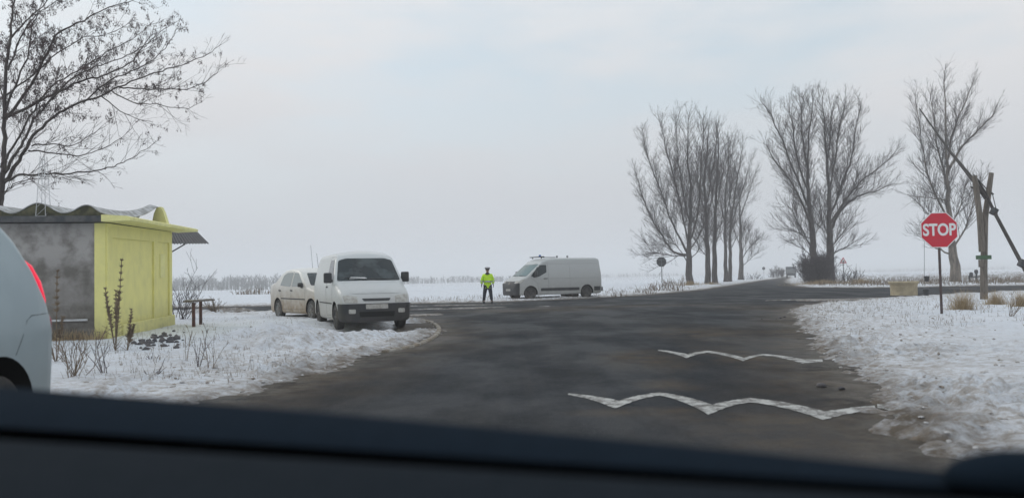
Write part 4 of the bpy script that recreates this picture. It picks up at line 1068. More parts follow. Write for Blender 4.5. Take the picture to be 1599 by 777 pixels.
    for x in (-.2, -.9):
        bm = bmesh.new(); lathe(bm, [(.001, 2.46), (.05, 2.45), (.06, 2.38), (.03, 2.33), (.03, 2.3)], 12, 'Z', (x, .3, 0)); bobj('roof_vent', bm, M['steel'], root, 40)
    bm = bmesh.new(); box(bm, (-1.2, 0, .22), (.5, 1.2, .22), bev=.04); bobj('spare_wheel', bm, M['rubber'], root, 40)
    wiper(root, bv, [(.75, 1.30), (.3, 1.33), (.0, 1.36)]); wiper(root, bv, [(.0, 1.30), (-.4, 1.33), (-.7, 1.36)])
    fw = P(826, 466, 44.6); rw = P(917.5, 464.5, 46.4); fw.z = rw.z = 0
    d = (fw-rw).normalized(); left = Vector((-d.y, d.x, 0)); mid = (fw+rw)/2 - left*.9 - d*.09
    root.location = (mid.x, mid.y, 0); root.rotation_euler = (0, 0, math.atan2(d.y, d.x))
big_van()

def near_car():
    root = empty('passing_car', (0, 0, 0), 0, 'pale silver blue car cut by the left edge, its red tail light glowing', 'car')
    st = [(2.10, .40, .6, .6), (2.06, .32, .8, .75), (1.95, .27, .95, .83), (1.1, .27, 1.12, .88), (.45, .27, 1.62, .89), (.1, .27, 1.76, .89), (-1.1, .27, 1.84, .89), (-1.36, .27, 1.80, .89), (-1.52, .27, 1.73, .885),
          (-1.70, .27, 1.58, .885), (-1.85, .27, 1.40, .88), (-1.97, .27, 1.20, .865), (-2.05, .27, 1.02, .845), (-2.09, .28, .85, .82), (-2.12, .30, .70, .80), (-2.13, .36, .56, .76)]
    bm = bmesh.new(); loft(bm, st, .95, .20, .12, .03, step=.03); body = bobj('body', bm, M['silver'], root, 40)
    wheels_z[0] = .36; cut_wheels(body, (1.30, -1.36), .43, .27, .89)
    body.data.polygons.foreach_set('use_smooth', [True]*len(body.data.polygons)); body.data.set_sharp_from_angle(angle=R(40)); bv = bvh_of(body)
    panel('rear_window', bv, [(-.6, 1.14), (.6, 1.14), (.52, 1.5), (-.52, 1.5)], '-x', M['glass'], root, .006, .01, 6, .05)
    panel('windshield', bv, [(-.68, 1.16), (.68, 1.16), (.58, 1.56), (-.58, 1.56)], '+x', M['glass'], root, .006, .01, 6, .05)
    for s in (-1, 1):
        ax = '+y' if s > 0 else '-y'
        panel('front_window', bv, [(.95, 1.12), (-.1, 1.12), (-.1, 1.58), (.4, 1.58)], ax, M['glass'], root, .005, .01, 6, .05)
        panel('rear_side_window', bv, [(-.2, 1.12), (-1.1, 1.16), (-1.0, 1.56), (-.2, 1.58)], ax, M['glass'], root, .005, .01, 6, .05)
        seam('rear_door_seam', bv, [(-.15, .35), (-.8, .38), (-.93, .75), (-1.15, 1.1)], ax, root)
        seam('bumper_seam', bv, [(-2.07, 1.04), (-1.74, 1.03), (-1.68, 1.0), (-1.62, .90), (-1.54, .78)], ax, root, .007, M['rubber'], .002)
        tubeobj('tail_light', [(-1.86, s*.755, 1.40), (-1.91, s*.76, 1.36), (-1.985, s*.77, 1.25), (-2.045, s*.77, 1.13), (-2.06, s*.77, 1.07)], [.010, .022, .031, .031, .022], M['red'], root, 14)
        tubeobj('reflector', [(-2.07, s*.765, 1.05), (-2.085, s*.77, .98), (-2.095, s*.765, .90), (-2.095, s*.76, .86)], [.03, .05, .05, .03], M['reddark'], root, 14)
        panel('headlight', bv, [(s*.45, .75), (s*.78, .75), (s*.78, .92), (s*.5, .92)], '+x', M['lamp'], root, .01, .01, 4, .03)
        mirror(root, .95, s*.90, 1.15, s, (.12, .18, .16), 'silver')
    for x, y in ((1.30, .77), (1.30, -.77), (-1.36, .77), (-1.36, -.77)): wheel(root, x, y, .34, .21, M['rim'], 5)
    rear = Vector((-3.28, 5.78, 0)); h = R(-90+2)
    root.rotation_euler = (0, 0, h); f = Vector((math.cos(h), math.sin(h), 0)); l = Vector((-f.y, f.x, 0))
    root.location = rear + f*2.08 - l*.86
near_car()

def far_truck():
    b = G(1235.5, 433.6); root = empty('lorry', (b.x, b.y, 0), 0, 'grey box lorry driving away down the far road', 'lorry')
    a = math.atan2(rdir.y, rdir.x); root.rotation_euler = (0, 0, a-math.pi/2)
    boxes('cargo_box', [((0, 3.2, 1.75), (2.3, 6, 1.7))], M['truck'], root, .05); boxes('cab', [((0, 7.3, 1.45), (2.1, 1.9, 1.9))], M['truck'], root, .15)
    boxes('chassis', [((0, 3.6, .72), (1.9, 7.6, .3))], M['black'], root); boxes('tail_board', [((0, .16, 1.55), (2.1, .06, .9))], M['steel'], root, .02); boxes('rear_bar', [((0, .1, .6), (2.1, .12, .15))], M['black'], root, .02)
    for y in (1.6, 7.0):
        for s in (-1, 1):
            bm = bmesh.new(); rg = lathe(bm, [(.001, -.16), (.45, -.16), (.48, -.1), (.48, .1), (.45, .16), (.001, .16)], 20, 'X', (s*.9, y, .48)); bobj('wheel', bm, M['rubber'], root, 40)
    for s in (-1, 1): boxes('tail_light', [((s*.9, .05, .82), (.2, .05, .12))], M['reddark'], root)
far_truck()

# ------------------------------------------------------------------ traffic officer
def skin_mesh(name, joints, edges, mt, parent, sub=2, root_i=0, scale=None):
    bm = bmesh.new(); lay = bm.verts.layers.skin.verify(); vs = []
    for i, (p, r) in enumerate(joints):
        v = bm.verts.new(p); rr = r if hasattr(r, '__len__') else (r, r); v[lay].radius = rr; v[lay].use_root = (i == root_i); vs.append(v)
    for a, b in edges: bm.edges.new((vs[a], vs[b]))
    me = bpy.data.meshes.new(name); bm.to_mesh(me); bm.free(); o = bpy.data.objects.new(name, me); col.objects.link(o)
    o.modifiers.new('s', 'SKIN'); sb = o.modifiers.new('d', 'SUBSURF'); sb.levels = sub; sb.render_levels = sub
    bpy.context.view_layer.update(); dg = bpy.context.evaluated_depsgraph_get(); nm = bpy.data.meshes.new_from_object(o.evaluated_get(dg), depsgraph=dg)
    bpy.data.objects.remove(o); nm.materials.clear(); return mlink(name, nm, mt, parent, 180)
def officer():
    b = G(762, 473); root = empty('person', (b.x, b.y, 0), R(8), 'traffic officer in lime high visibility jacket, dark trousers and white cap, legs apart', 'person')
    k = 1.74/1.80
    J = lambda *l: [((x*k, y*k, z*k), r) for x, y, z, r in l]
    # facing -y (towards the camera)
    body = J((0, 0, .95, .14), (0, 0, 1.12, .13), (0, .0, 1.33, .15), (0, .01, 1.50, .07), (0, -.005, 1.58, .055), (0, -.015, 1.66, .085), (0, -.01, 1.74, .08),
             (.19, 0, 1.44, .065), (.26, .0, 1.18, .048), (.27, -.05, .94, .035), (-.19, 0, 1.44, .065), (-.27, .0, 1.18, .048), (-.30, -.03, .94, .035),
             (.10, 0, .88, .095), (.15, -.01, .50, .065), (.19, .01, .10, .045), (-.10, 0, .88, .095), (-.16, -.01, .50, .065), (-.21, .01, .10, .045), (.20, -.12, .04, .04), (-.23, -.12, .04, .04))
    E = [(0, 1), (1, 2), (2, 3), (3, 4), (4, 5), (5, 6), (2, 7), (7, 8), (8, 9), (2, 10), (10, 11), (11, 12), (0, 13), (13, 14), (14, 15), (0, 16), (16, 17), (17, 18), (15, 19), (18, 20)]
    skin_mesh('body', body, E, M['skin'], root)
    jk = J((0, 0, .98, .20), (0, 0, 1.14, .19), (0, 0, 1.34, .19), (0, .01, 1.47, .12), (0, 0, .75, .215), (.20, 0, 1.42, .10), (.28, 0, 1.18, .078), (.29, -.05, .99, .062),
           (-.20, 0, 1.42, .10), (-.29, 0, 1.18, .078), (-.32, -.03, .99, .062))
    skin_mesh('jacket', [(p, (r*1.05, r*.80) if i < 5 else r) for i, (p, r) in enumerate(jk)], [(0, 1), (1, 2), (2, 3), (0, 4), (2, 5), (5, 6), (6, 7), (2, 8), (8, 9), (9, 10)], M['lime'], root)
    tr = J((0, 0, .92, .15), (.105, 0, .84, .125), (.155, -.01, .50, .095), (.195, .01, .13, .075), (-.105, 0, .84, .125), (-.165, -.01, .50, .095), (-.215, .01, .13, .075))
    skin_mesh('trousers', tr, [(0, 1), (1, 2), (2, 3), (0, 4), (4, 5), (5, 6)], M['navy'], root)
    for x in (.20, -.225):
        bm = bmesh.new(); box(bm, (x*k, -.05, .05), (.11, .29, .10), bev=.035); box(bm, (x*k, .03, .13), (.11, .13, .12), bev=.03); bobj('boot', bm, M['black'], root, 40)
    bm = bmesh.new(); lathe(bm, [(.001, 1.862*k), (.11, 1.855*k), (.148, 1.82*k), (.125, 1.77*k), (.105, 1.76*k), (.105, 1.715*k)], 20, 'Z', (0, -.01, 0))
    c_ = bobj('cap', bm, M['capw'], root, 40)
    bm = bmesh.new(); box(bm, (0, -.13, 1.722*k), (.16, .10, .015), bev=.005); lathe(bm, [(.108, 1.715*k), (.109, 1.765*k)], 20, 'Z', (0, -.01, 0)); bobj('visor', bm, M['black'], c_, 40)
    # tape bands, collar, belt of the jacket
    bm = bmesh.new(); rg = lathe(bm, [(.235, 0), (.238, .02), (.238, .05), (.235, .07)], 28, 'Z'); 
    for v in bm.verts: v.co.y *= .80; v.co.x *= .93; v.co.z += 1.075*k
    bobj('reflective_band', bm, M['reflect'], root, 40)
    for s, xs_ in ((1, .287), (-1, -.312)):
        bm = bmesh.new(); lathe(bm, [(.082, 1.10*k), (.083, 1.15*k)], 16, 'Z', (xs_*k*.99, -.02, 0)); bobj('sleeve_band', bm, M['reflect'], root, 40)
    bm = bmesh.new(); lathe(bm, [(.13, 1.47*k), (.10, 1.54*k), (.085, 1.56*k), (.075, 1.50*k)], 18, 'Z', (0, 0, 0)); bobj('collar', bm, M['navy'], root, 40)
    for s, x, y in ((1, .29, -.07), (-1, -.32, -.05)):
        jn = [((x*k, y, .98*k), .038), ((x*k, y-.01, .90*k), .042)]; ed = [(0, 1)]
        for f in range(4):
            xo = (f-1.5)*.018; L = (.062, .07, .068, .055)[f]; i = len(jn)
            jn += [((x*k+s*.0, y-.01+xo, .86*k), .011), ((x*k-s*.008, y-.012+xo*1.1, .86*k-L*.6), .0095), ((x*k-s*.022, y-.012+xo*1.1, .86*k-L), .008)]; ed += [(1, i), (i, i+1), (i+1, i+2)]
        i = len(jn); jn += [((x*k-s*.01, y-.045, .91*k), .012), ((x*k-s*.015, y-.062, .87*k), .010)]; ed += [(1, i), (i, i+1)]
        skin_mesh('glove', jn, ed, M['navy'], root, 1, 1)
    # face: eyes, nose, mouth, ears
    bm = bmesh.new()
    for s in (-1, 1):
        bmesh.ops.create_icosphere(bm, subdivisions=2, radius=.011, matrix=Matrix.Translation((s*.03, -.092, 1.675*k)))
    bobj('eyes', bm, M['black'], root, 60)
    bm = bmesh.new(); box(bm, (0, -.105, 1.65*k), (.022, .03, .035), bev=.008); bobj('nose', bm, M['skin'], root, 60)
    bm = bmesh.new(); box(bm, (0, -.093, 1.61*k), (.045, .012, .008), bev=.002); bobj('mouth', bm, M['reddark'], root, 60)
    bm = bmesh.new()
    for s in (-1, 1): box(bm, (s*.088, -.01, 1.66*k), (.015, .035, .06), bev=.006)
    bobj('ears', bm, M['skin'], root, 60)
officer()

# ------------------------------------------------------------------ signs
def octagon(r, a0=22.5): return [(r*math.cos(R(a0+45*i)), r*math.sin(R(a0+45*i))) for i in range(8)]
def text_mesh(body, size, m, parent, loc, sx=1.0, offset=0.0, ext=.002, rot=None):
    cu = bpy.data.curves.new('t', 'FONT'); cu.body = body; cu.size = size; cu.align_x = 'CENTER'; cu.align_y = 'CENTER'; cu.offset = offset; cu.extrude = ext
    o = bpy.data.objects.new('t', cu); col.objects.link(o); bpy.context.view_layer.update(); dg = bpy.context.evaluated_depsgraph_get()
    me = bpy.data.meshes.new_from_object(o.evaluated_get(dg), depsgraph=dg); bpy.data.objects.remove(o)
    me.transform((rot or Matrix()) @ Matrix.Diagonal((sx, 1, 1, 1))); me.materials.clear()
    q = mlink('lettering', me, m, parent); q.location = loc; return q
FR = Matrix.Rotation(math.pi/2, 4, 'X')
b = G(1471.5, 495.5)
zc = P(1470.5, 359, b.y).z; sr = (1498-1443)/2/FPX*b.y/math.cos(R(22.5))*1.0
root = empty('stop_sign', (b.x, b.y, 0), R(-6), 'red octagonal sign reading STOP on a dark post in the snow', 'sign')
tubeobj('post', [(0, .03, -.3), (0, .03, zc+.1)], .032, M['pole'], root, 10)
bm = bmesh.new(); prism(bm, [(x, z+zc) for x, z in octagon(sr)], -.012, .006); pl = bobj('sign_plate', bm, M['whitesign'], root)
bm = bmesh.new(); prism(bm, [(x, z+zc) for x, z in octagon(sr*.955)], -.016, -.0125); bobj('red_face', bm, M['redsign'], pl)
text_mesh('STOP', sr*.86, M['whitesign'], pl, (0, -.019, zc-.005), .80, .012, .002, FR)
bm = bmesh.new(); box(bm, (0, .012, zc+.2), (.16, .03, .03)); box(bm, (0, .012, zc-.2), (.16, .03, .03)); bobj('bracket', bm, M['steel'], root)
def back_sign(u, v, vc, rpx, shape, label, grp=None, rz=0.0, m='signback', pr=.03):
    b = G(u, v); zc = P(u, vc, b.y).z; r = rpx/FPX*b.y
    root = empty('road_sign', (b.x, b.y, 0), rz, label, 'sign', grp)
    tubeobj('post', [(0, -.03, -.3), (0, -.03, zc+r*.6)], pr, M['steel'], root, 8)
    bm = bmesh.new()
    poly = octagon(r*1.06) if shape == 8 else [(r*math.cos(R(i*15)), r*math.sin(R(i*15))) for i in range(24)]
    prism(bm, [(x, z+zc) for x, z in poly], 0, .02); p = bobj('sign_plate', bm, M[m], root)
    bm = bmesh.new(); box(bm, (0, -.005, zc+r*.4), (r*1.2, .03, .04)); box(bm, (0, -.005, zc-r*.4), (r*1.2, .03, .04)); bobj('bracket', bm, M['steel'], root)
    if shape == 8:
        bm = bmesh.new(); prism(bm, [(x, z+zc) for x, z in octagon(r)], .0205, .024); bobj('red_face', bm, M['redsign'], p)
back_sign(1034, 455, 408.5, 7.6, 8, 'grey back of an octagonal sign by the left verge, nearest the van')
back_sign(1193, 435.5, 418.8, 2.4, 0, 'tiny dark round sign far along the left side of the road')
b = G(1318, 443); zc = P(1318, 407.5, b.y).z; r = 6.2/FPX*b.y
root = empty('warning_sign', (b.x, b.y, 0), 0, 'red bordered white triangle warning sign right of the bushy poplars', 'sign')
tubeobj('post', [(0, .03, -.3), (0, .03, zc+.2)], .04, M['steel'], root, 8)
tri = lambda q: [(q*math.cos(R(a)), zc + q*math.sin(R(a))) for a in (90, 210, 330)]
bm = bmesh.new(); prism(bm, tri(r), -.012, .01); p = bobj('sign_plate', bm, M['redsign'], root)
bm = bmesh.new(); prism(bm, tri(r*.66), -.018, -.0125); bobj('white_face', bm, M['whitesign'], p)
bm = bmesh.new(); box(bm, (0, -.022, zc-.03), (.05, .006, .22)); box(bm, (0, -.022, zc-.03), (.17, .004, .05)); bobj('symbol', bm, M['black'], p)

# ------------------------------------------------------------------ shadoof (well sweep), well ring, bucket
Yp = G(1535, 471).y; b = G(1535, 471)
root = empty('well_sweep', (b.x, b.y, 0), 0, 'tall wooden well sweep with forked grey posts and a long tilted pole', 'well sweep')
of = -Vector((b.x, b.y, 0))
tubeobj('fork_post', [P(1536, 474, Yp)+of-Vector((0, 0, .3)), P(1536, 420, Yp)+of, P(1537, 380, Yp)+of, P(1538, 340, Yp)+of, P(1543, 305, Yp)+of, P(1548, 270, Yp)+of], [.14, .125, .115, .11, .10, .085], M['wood'], root, 9)
tubeobj('fork_post', [P(1533, 393, Yp-.22)+of, P(1530, 340, Yp-.22)+of, P(1525, 300, Yp-.22)+of, P(1521.5, 274, Yp-.22)+of], [.105, .105, .10, .085], M['wood'], root, 9)
tubeobj('axle', [P(1516, 292, Yp-.1)+of, P(1551, 303, Yp+.1)+of], .035, M['wooddark'], root, 7)
tip = P(1436, 170, 40.0); piv = P(1522, 284, Yp-.05); mid_ = tip.lerp(piv, .6)+Vector((0, 0, -.10)); l1 = P(1552, 330, Yp-.4); l2 = P(1600, 420, Yp-2.6); l3 = l2 + (l2-l1).normalized()*.9
tubeobj('sweep_pole', [tip+of, mid_+of, piv+of, P(1540, 310, Yp-.25)+of], [.03, .05, .075, .07], M['wooddark'], root, 8)
tubeobj('counterweight_pole', [P(1526, 279, Yp+.12)+of, P(1540, 303, Yp-.1)+of, l1+of, l2+of, l3+of], [.03, .045, .06, .065, .07], M['wooddark'], root, 8)
for q in (l1, P(1596, 411, Yp-2.5)):
    bm = bmesh.new(); box(bm, q+of, (.22, .2, .26), Matrix.Rotation(.5, 3, 'Y'), .05); bobj('iron_band', bm, M['black'], root, 40)
bm = bmesh.new(); tube(bm, [P(1520, 272, Yp)+of, P(1545, 300, Yp+.05)+of], .02, 5); tube(bm, [P(1549, 300, Yp-.1)+of, P(1560, 345, Yp-.7)+of], .015, 5); bobj('wire_stay', bm, M['black'], root)
bm = bmesh.new(); box(bm, P(1536, 401.5, Yp-.22)+of, (.56, .05, .15), bev=.01); bobj('board', bm, M['green'], root, 40)
bm = bmesh.new(); box(bm, P(1534, 411, Yp-.22)+of, (.28, .05, .28), bev=.01); bobj('small_box', bm, M['wood'], root, 40)
tubeobj('hanging_rod', [tip+of+Vector((0, 0, -.05)), P(1443, 290, 40)+of, P(1443.5, 436, 40)+of], [.012, .012, .012], M['steel'], root, 5)
bm = bmesh.new(); q = P(1447, 434.5, 40)+of; rg = lathe(bm, [(.001, -.15), (.10, -.15), (.13, .12), (.115, .12), (.09, -.12), (.001, -.12)], 14, 'Z', q); bobj('pail', bm, M['black'], root, 40)

b = G(1421, 461); root = empty('well_ring', (b.x, b.y+.6, 0), 0, 'cream concrete well ring with a flared rim beside the right road', 'well')
hz = P(1421, 439.5, b.y).z; rr = 20/FPX*b.y
bm = bmesh.new(); lathe(bm, [(rr*.98, -.1), (rr*.98, hz*.72), (rr*1.03, hz*.80), (rr*.86, hz*.8), (rr*.82, -.1)], 40); bobj('ring', bm, M['concrete'], root, 40)
bm = bmesh.new(); rg = lathe(bm, [(rr*1.03, hz*.79), (rr*1.11, hz*.90), (rr*1.12, hz*1.0), (rr*1.08, hz*1.02), (rr*.88, hz*1.02), (rr*.86, hz*.79)], 40); bobj('rim', bm, M['concrete'], root, 40)
bm = bmesh.new(); lathe(bm, [(rr*.87, hz*.88), (.001, hz*.86)], 40); bobj('cover', bm, M['wooddark'], root, 40)
b = G(1446.5, 463); root = empty('bucket', (b.x, b.y, 0), 0, 'small black bucket standing in the snow right of the well ring', 'bucket')
z0 = ground_z(b.x, b.y)
bm = bmesh.new(); lathe(bm, [(.001, z0), (.10, z0), (.14, z0+.27), (.15, z0+.29), (.13, z0+.28), (.09, z0+.03), (.001, z0+.03)], 20); bobj('pail', bm, M['black'], root, 40)
tubeobj('handle', [(-.14, 0, z0+.27), (-.10, -.03, z0+.34), (0, -.04, z0+.37), (.10, -.03, z0+.34), (.14, 0, z0+.27)], .008, M['steel'], root, 5)

b = G(1522, 441.5); root = empty('metal_railing', (b.x, b.y, 0), 0, 'small dark metal railing with two capped posts beyond the right road', 'railing')
pm = b.y/FPX
tubeobj('post', [(-8*pm, 0, -.2), (-8*pm, 0, 12*pm)], .07, M['black'], root, 6); tubeobj('post', [(3*pm, 0, -.2), (3*pm, 0, 16*pm)], .07, M['black'], root, 6); tubeobj('post', [(9*pm, 0, -.2), (9*pm, 0, 12*pm)], .05, M['black'], root, 6)
tubeobj('rail', [(-8*pm, 0, 9*pm), (9*pm, 0, 10*pm)], .05, M['black'], root, 6); tubeobj('rail', [(-8*pm, 0, 3*pm), (9*pm, 0, 4*pm)], .04, M['black'], root, 6)
for x, z in ((-5*pm, 13*pm), (3*pm, 17*pm)):
    bm = bmesh.new(); lathe(bm, [(.001, .22), (.13, .18), (.16, 0), (.12, -.15), (.001, -.18)], 12, 'Z', (x, 0, z)); bobj('valve_cap', bm, M['black'], root, 40)

# ------------------------------------------------------------------ bench of two posts and a plank by the shelter
b1 = G(302.5, 516); b2 = G(313.5, 511.5)
root = empty('small_table', ((b1.x+b2.x)/2, (b1.y+b2.y)/2, 0), 0, 'little table of a plank on two rusty posts beside the shelter', 'table')
of = -root.location
for q in (b1, b2): tubeobj('leg', [q+of-Vector((0, 0, .2)), q+of+Vector((0, 0, .74))], .045, M['redpost'], root, 7)
a, c = P(293, 473.5, b1.y-.05)+of, P(329, 469, b2.y+.2)+of
a.z = c.z = .77; d = (c-a); bm = bmesh.new(); box(bm, (a+c)/2, (d.length, .24, .045), Matrix.Rotation(math.atan2(d.y, d.x), 3, 'Z'), .006)
bobj('plank', bm, M['wood'], root, 40)
bm = bmesh.new(); box(bm, (a+c)/2+Vector((0, 0, .033)), (d.length*.92, .2, .02), Matrix.Rotation(math.atan2(d.y, d.x), 3, 'Z'), .008); bobj('snow_cap', bm, M['clod'], root, 40)

# rubble heap at the foot of the yellow wall
bm = bmesh.new()
for _ in range(85):
    t = random.random(); u = random.choice((222, 240, 262, 272, 250))+random.gauss(0, 9); v = 548 - (u-205)*.14 + random.gauss(0, 6); p = G(u, v); r = U(.012, .065)
    lump(bm, (p.x, p.y, ground_z(p.x, p.y)+r*.3), r, .75)
tag(bobj('rubble_heap', bm, M['rubble'], None, 50), 'heap of dark broken clods poking through snow below the yellow wall', 'rubble', kind='stuff')

# ------------------------------------------------------------------ bushes, weeds, grass
def bush(name, base, h, spread, stems, cfg, label, cat='bush', group=None, m='weed', r=.012):
    root = empty(name, base, 0, label, cat, group); S = []
    for _ in range(stems):
        d = Vector((U(-1, 1)*spread, U(-1, 1)*spread, 1)).normalized()
        twig(S, Vector((U(-.12, .12)*spread*h, U(-.12, .12)*spread*h, -.05)), d, h*U(.6, 1.1), r, cfg['lvl'], cfg)
    S = [(a, b, max(q, cfg['rmin']), max(w_, cfg['rmin']*.7)) for a, b, q, w_ in S]
    seg_mesh('branches', S, M[m], root); return root
sh = dict(seg=.12, wob=.16, up=.05, up2=.3, dens=[5, 5], ang=(20, 50), lvl=2, rmin=.004)
def S_(**k): d = dict(sh); d.update(k); return d
def at(u, v): p = G(u, v); return (p.x, p.y, ground_z(p.x, p.y)-.03)
p = G(285, 503); bush('bush', at(286, 503), 1.35, .75, 9, S_(rmin=.006), 'leafless upright shrub behind the shelter, left of the plank table', r=.016, m='brush')
p = at(273, 500); bush('bush', p, 2.0, .2, 3, S_(rmin=.006, dens=[3, 3]), 'tall thin bare shoot hugging the far corner of the shelter', r=.014, m='brush')
bush('bush', at(336, 491), .62, 1.3, 16, S_(dens=[7, 8], rmin=.008), 'low dense round bush just right of the plank table', r=.012, m='weed')
# tall plume weeds by the wall corner
def plume(u, v, h, label, lean=0.0, arms=5):
    b = at(u, v); root = empty('tall_weed', b, 0, label, 'weed'); S = []
    tops = [(Vector((lean, U(-.05, .05), 1)).normalized(), h)] + [(Vector((U(-.28, .28), U(-.2, .2), 1)).normalized(), h*U(.45, .72)) for _ in range(arms)]
    for d, hh in tops:
        p = Vector((0, 0, -.03)); n = 14
        for i in range(n):
            q = p + (d+rv(.03))*hh/n; S.append((p, q, .009, .008)); p = q
            if i > n*.45:
                for _ in range(16): e_ = (Vector((U(-1, 1), U(-1, 1), U(.2, 1.3)))).normalized(); S.append((q, q+e_*U(.03, .09)*(1.5-i/n), .010, .003))
            elif random.random() < .5: e_ = Vector((U(-1, 1), U(-1, 1), .5)).normalized(); S.append((q, q+e_*U(.08, .2), .005, .003))
    seg_mesh('stems', S, M['weed'], root)
plume(181, 556, 1.62, 'tallest dry weed with a brown plume in front of the grey and yellow corner', .06, 6)
plume(198, 556, .75, 'short plumed weed just right of the tall one', .1, 3)
plume(88, 575, 1.4, 'dry weed at the silver car edge against the grey wall', .02, 4)
W2 = S_(lvl=2, dens=[4, 4], rmin=.0035)
bush('weed', at(328, 583), .62, .45, 4, W2, 'thin dry weed fork near the snowy verge, right of its neighbours', 'weed', 'dry weeds in the snow before the shelter', r=.006)
bush('weed', at(310, 580), .58, .25, 3, W2, 'bent dark dry stalk between the rubble and the forked weed', 'weed', 'dry weeds in the snow before the shelter', r=.009, m='brush')
bush('weed', at(290, 572), .68, .22, 3, W2, 'pale thin stalks right below the end of the rubble heap', 'weed', 'dry weeds in the snow before the shelter', r=.005)
bush('weed', at(166, 594), .7, .7, 5, S_(lvl=2, dens=[4, 4], rmin=.004, up2=0, up=-.03), 'arching bramble shoots in the middle of the snow patch', 'weed', 'dry weeds in the snow before the shelter', r=.008, m='brush')
bush('weed', at(115, 600), .62, .9, 14, S_(lvl=2, dens=[6, 6], rmin=.004), 'dense brown bramble tuft beside the silver car', 'weed', 'dry weeds in the snow before the shelter', r=.007)
bush('weed', at(240, 592), .30, 1.6, 6, S_(lvl=2, dens=[6, 6], rmin=.004, up=-.03, up2=0), 'flattened dark twigs lying on snow below the rubble', 'weed', 'dry weeds in the snow before the shelter', r=.007, m='brush')
bush('weed', at(240, 569), .16, 1.3, 6, S_(lvl=1, dens=[6, 6], rmin=.006), 'small dark clump of stems on snow between rubble and flattened twigs', 'weed', 'dry weeds in the snow before the shelter', r=.009, m='brush')
bush('weed', at(1577, 500), .62, .6, 8, W2, 'brown branching weed in snow below the well sweep', 'weed', r=.007)
def tuft(name, u, v, wpx, h, n, label, group=None, m='dry', droop=.5):
    c = G(u, v); root = empty(name, (c.x, c.y, 0), 0, label, 'dry grass', group); S = []; rx = wpx/FPX*c.y/2
    for _ in range(n):
        a = U(0, 6.28); q = min(1.5, abs(random.gauss(0, .55))); x, y = rx*q*math.cos(a), rx*.6*q*math.sin(a); z = ground_z(c.x+x, c.y+y)-.02
        p = Vector((x, y, z)); d = Vector((U(-.5, .5), U(-.5, .5), 1)).normalized(); L = h*U(.25, 1.15)*max(.3, 1.1-.55*q); sd_ = Vector((U(-1, 1), U(-1, 1), -.3))
        w_ = .004 if c.y < 40 else .008
        for i in range(4): e_ = p+d*L/4; S.append((p, e_, w_*(1-.2*i), w_*(.8-.2*i))); p = e_; d = (d+sd_*droop*.35).normalized()
    seg_mesh('blades', S, M[m], root)
GG = 'dry grass tufts near the well'
tuft('grass_tuft', 1503, 489, 50, .62, 520, 'straw coloured grass tuft just right of the STOP post', GG)
tuft('grass_tuft', 1556, 480, 52, .5, 520, 'straw grass tuft at the foot of the well sweep post', GG)
tuft('grass_tuft', 1595, 484, 40, .55, 400, 'straw grass tuft cut by the right edge', GG)
for (u, v, wpx, h, n, lab) in [(1077, 446.5, 60, .9, 500, 'dry grass round the foot of the leftmost poplar'), (1112, 445, 40, .6, 350, 'dry grass round the thick pair of poplars'), (1285, 444.5, 110, .8, 1200, 'brown dry grass under the two bushy poplars'), (1345, 444, 60, 1.0, 500, 'brown grass right of the triangle sign')]:
    tuft('grass_tuft', u, v, wpx, h*.6, n, lab, 'dry grass under the poplars')
fb = dict(seg=.35, wob=.2, up=.04, up2=.2, dens=[2.4, 2.4], ang=(25, 60), lvl=2, rmin=.012)
def FB(**k): d = dict(fb); d.update(k); return d
def big_bush(u, v, w_px, h, n, label, cfg=None, m='brush', group=None, name='bush'):
    c = G(u, v); root = empty(name, (c.x, c.y, 0), 0, label, 'bush', group); S = []; rx = w_px/FPX*c.y/2; cfg = cfg or FB()
    for _ in range(n):
        a = U(0, 6.28); q = math.sqrt(random.random()); p = Vector((rx*q*math.cos(a), min(rx, 2.5)*q*math.sin(a), -.1))
        twig(S, p, Vector((U(-.5, .5), U(-.5, .5), 1)), h*U(.45, .8)*(1.1-.4*q), .03, cfg['lvl'], cfg)
    S = [(a, b, max(q, cfg['rmin']), max(e_, cfg['rmin']*.7)) for a, b, q, e_ in S]
    seg_mesh('branches', S, M[m], root)
big_bush(1272, 444, 27, 4.3, 150, 'dense dark leafless bush wrapped round the feet of the two big poplars', FB(dens=[3.4, 3.0], rmin=.018))
big_bush(1310, 443.5, 34, 3.0, 22, 'loose leafless shrub below and left of the triangle sign')
big_bush(1335, 443, 24, 2.8, 16, 'loose leafless shrub right of the triangle sign')
big_bush(1040, 455, 60, 1.5, 50, 'low dry thicket on the verge beside the grey octagonal sign back', FB(lvl=2, rmin=.01), 'weed')
big_bush(1008, 459, 40, 1.0, 20, 'sparse dry scrub on the verge left of the octagonal sign back', FB(lvl=2, rmin=.01), 'weed')
big_bush(925+40, 463, 26, .9, 10, 'few dry stems on the verge behind the tail of the panel van', FB(rmin=.01), 'weed')
big_bush(1058, 449, 26, 2.0, 14, 'dry saplings immediately left of the leftmost poplar', FB(rmin=.01), 'weed')
big_bush(1178, 436.5, 30, 2.0, 30, 'scrub on the verge right after the last poplar of the row', FB(rmin=.02))
big_bush(1211, 433.6, 22, 3.6, 40, 'dark scrub on the verge left of the lorry', FB(rmin=.03))
big_bush(1220, 432.2, 4, 4, 24, 'rounded scrub clump touching the left side of the lorry', FB(rmin=.04))
big_bush(375, 461, 30, 1.2, 26, 'low brown scrub patch in the left field, the smaller one', FB(rmin=.02), 'weed')
big_bush(405, 460.5, 46, 1.3, 50, 'wider brown scrub patch in the left field behind the saloon', FB(rmin=.02), 'weed')
